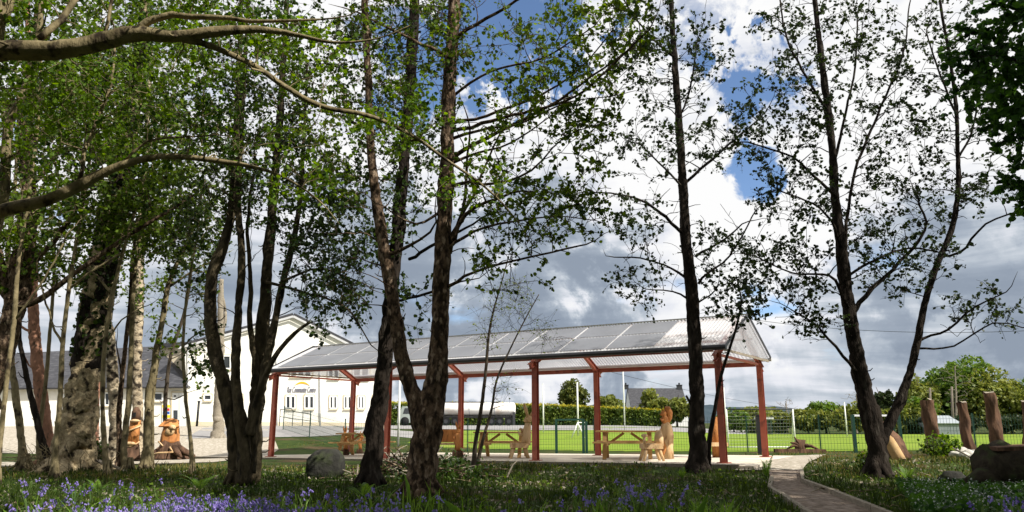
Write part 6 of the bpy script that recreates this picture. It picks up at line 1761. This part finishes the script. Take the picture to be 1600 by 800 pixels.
for px, py, i_, o_, k in ((820, 40, 1.0, 7.5, .42), (880, 110, .3, 4, .30), (1190, 125, .4, 4.2, .34), (1185, 265, .2, 2.4, .36), (1060, 20, .5, 5, .25), (1215, 500, .3, 3.2, .2), (690, 120, 1, 7, .25), (1000, 480, .2, 2, .15), (120, 360, .2, 3, .1)):
    b_ = math_('MULTIPLY', blob_(px, py, i_, o_), k); holes = b_ if holes is None else math_('ADD', holes, b_)
cov = math_('SUBTRACT', math_('ADD', cov, .16), holes)
mask = rng_(cov, .36, .58)
# brightness of the cloud: bright heaps high up, grey bases lower down, streaks near the horizon
el = sx.outputs['Z']
n3 = noise_(tc.outputs['Generated'], 4.2, 7, .55, (.4, 2.2, 1.0), .5)
st = N.new('ShaderNodeMapping'); st.inputs['Scale'].default_value = (1.6, 1.6, 13.0); L.new(tc.outputs['Generated'], st.inputs[0])
n4 = noise_(st.outputs[0], 2.4, 7, .55, (2.0, .5, .3), .35)
hi_ = rng_(el, .13, .36)
low_ = rng_(el, .20, .02)
base = math_('ADD', math_('MULTIPLY', n3, 1.15), math_('MULTIPLY', n4, 1.0))
base = math_('ADD', base, math_('MULTIPLY', low_, .06))
base = math_('SUBTRACT', base, .27)
base = math_('ADD', base, math_('MULTIPLY', hi_, .30))
dark = None
for px, py, i_, o_, k in ((800, 430, 3, 13, .27), (600, 500, 2, 10, .12), (930, 400, 2, 9, .14), (1530, 400, 2, 9, .28), (1400, 470, 1, 7, .12), (780, 260, 1, 7, .12)):
    b_ = math_('MULTIPLY', blob_(px, py, i_, o_), k); dark = b_ if dark is None else math_('ADD', dark, b_)
for px, py, i_, o_, k in ((1130, 340, 2, 11, .25), (1000, 200, 2, 12, .22), (460, 500, 1, 5, .28), (1180, 480, .5, 4, .2), (1400, 260, 3, 12, .2)):
    dark = math_('SUBTRACT', dark, math_('MULTIPLY', blob_(px, py, i_, o_), k))
base = math_('SUBTRACT', base, dark)
cr = N.new('ShaderNodeValToRGB'); L.new(rng_(base, .42, 1.22), cr.inputs[0])
e_ = cr.color_ramp.elements; e_[0].position = 0; e_[0].color = (.29, .345, .43, 1); e_[1].position = 1; e_[1].color = (1.0, 1.0, 1.0, 1)
for p_, c_ in ((.28, (.40, .46, .545, 1)), (.5, (.56, .615, .685, 1)), (.72, (.82, .84, .9, 1))):
    q_ = cr.color_ramp.elements.new(p_); q_.color = c_
bcl = N.new('ShaderNodeBackground'); bcl.inputs['Strength'].default_value = .70; L.new(cr.outputs[0], bcl.inputs['Color'])
mx = N.new('ShaderNodeMixShader'); L.new(mask, mx.inputs[0]); L.new(bs.outputs[0], mx.inputs[1]); L.new(bcl.outputs[0], mx.inputs[2]); L.new(mx.outputs[0], out.inputs[0])

sl = bpy.data.lights.new('sun', 'SUN'); sl.energy = 5.0; sl.angle = math.radians(.53); sl.color = (1, .955, .87)
so_ = bpy.data.objects.new('sun', sl); col.objects.link(so_); so_.rotation_euler = SUN.to_track_quat('Z', 'Y').to_euler(); so_.location = (20, -10, 30)

cam = bpy.data.cameras.new('camera'); cam.sensor_width = 36; cam.lens = F / 1600 * 36; cam.clip_end = 6000; cam.clip_start = .05
co_ = bpy.data.objects.new('camera', cam); col.objects.link(co_); co_.location = (0, 0, EYE); co_.rotation_euler = (math.pi / 2 + PITCH, 0, 0)
scene.camera = co_
vs = scene.view_settings; vs.view_transform = 'Standard'; vs.look = 'None'; vs.exposure = .5; vs.gamma = 1; vs.use_curve_mapping = False
scene.cycles.max_bounces = 8; scene.cycles.transparent_max_bounces = 16; scene.cycles.diffuse_bounces = 3
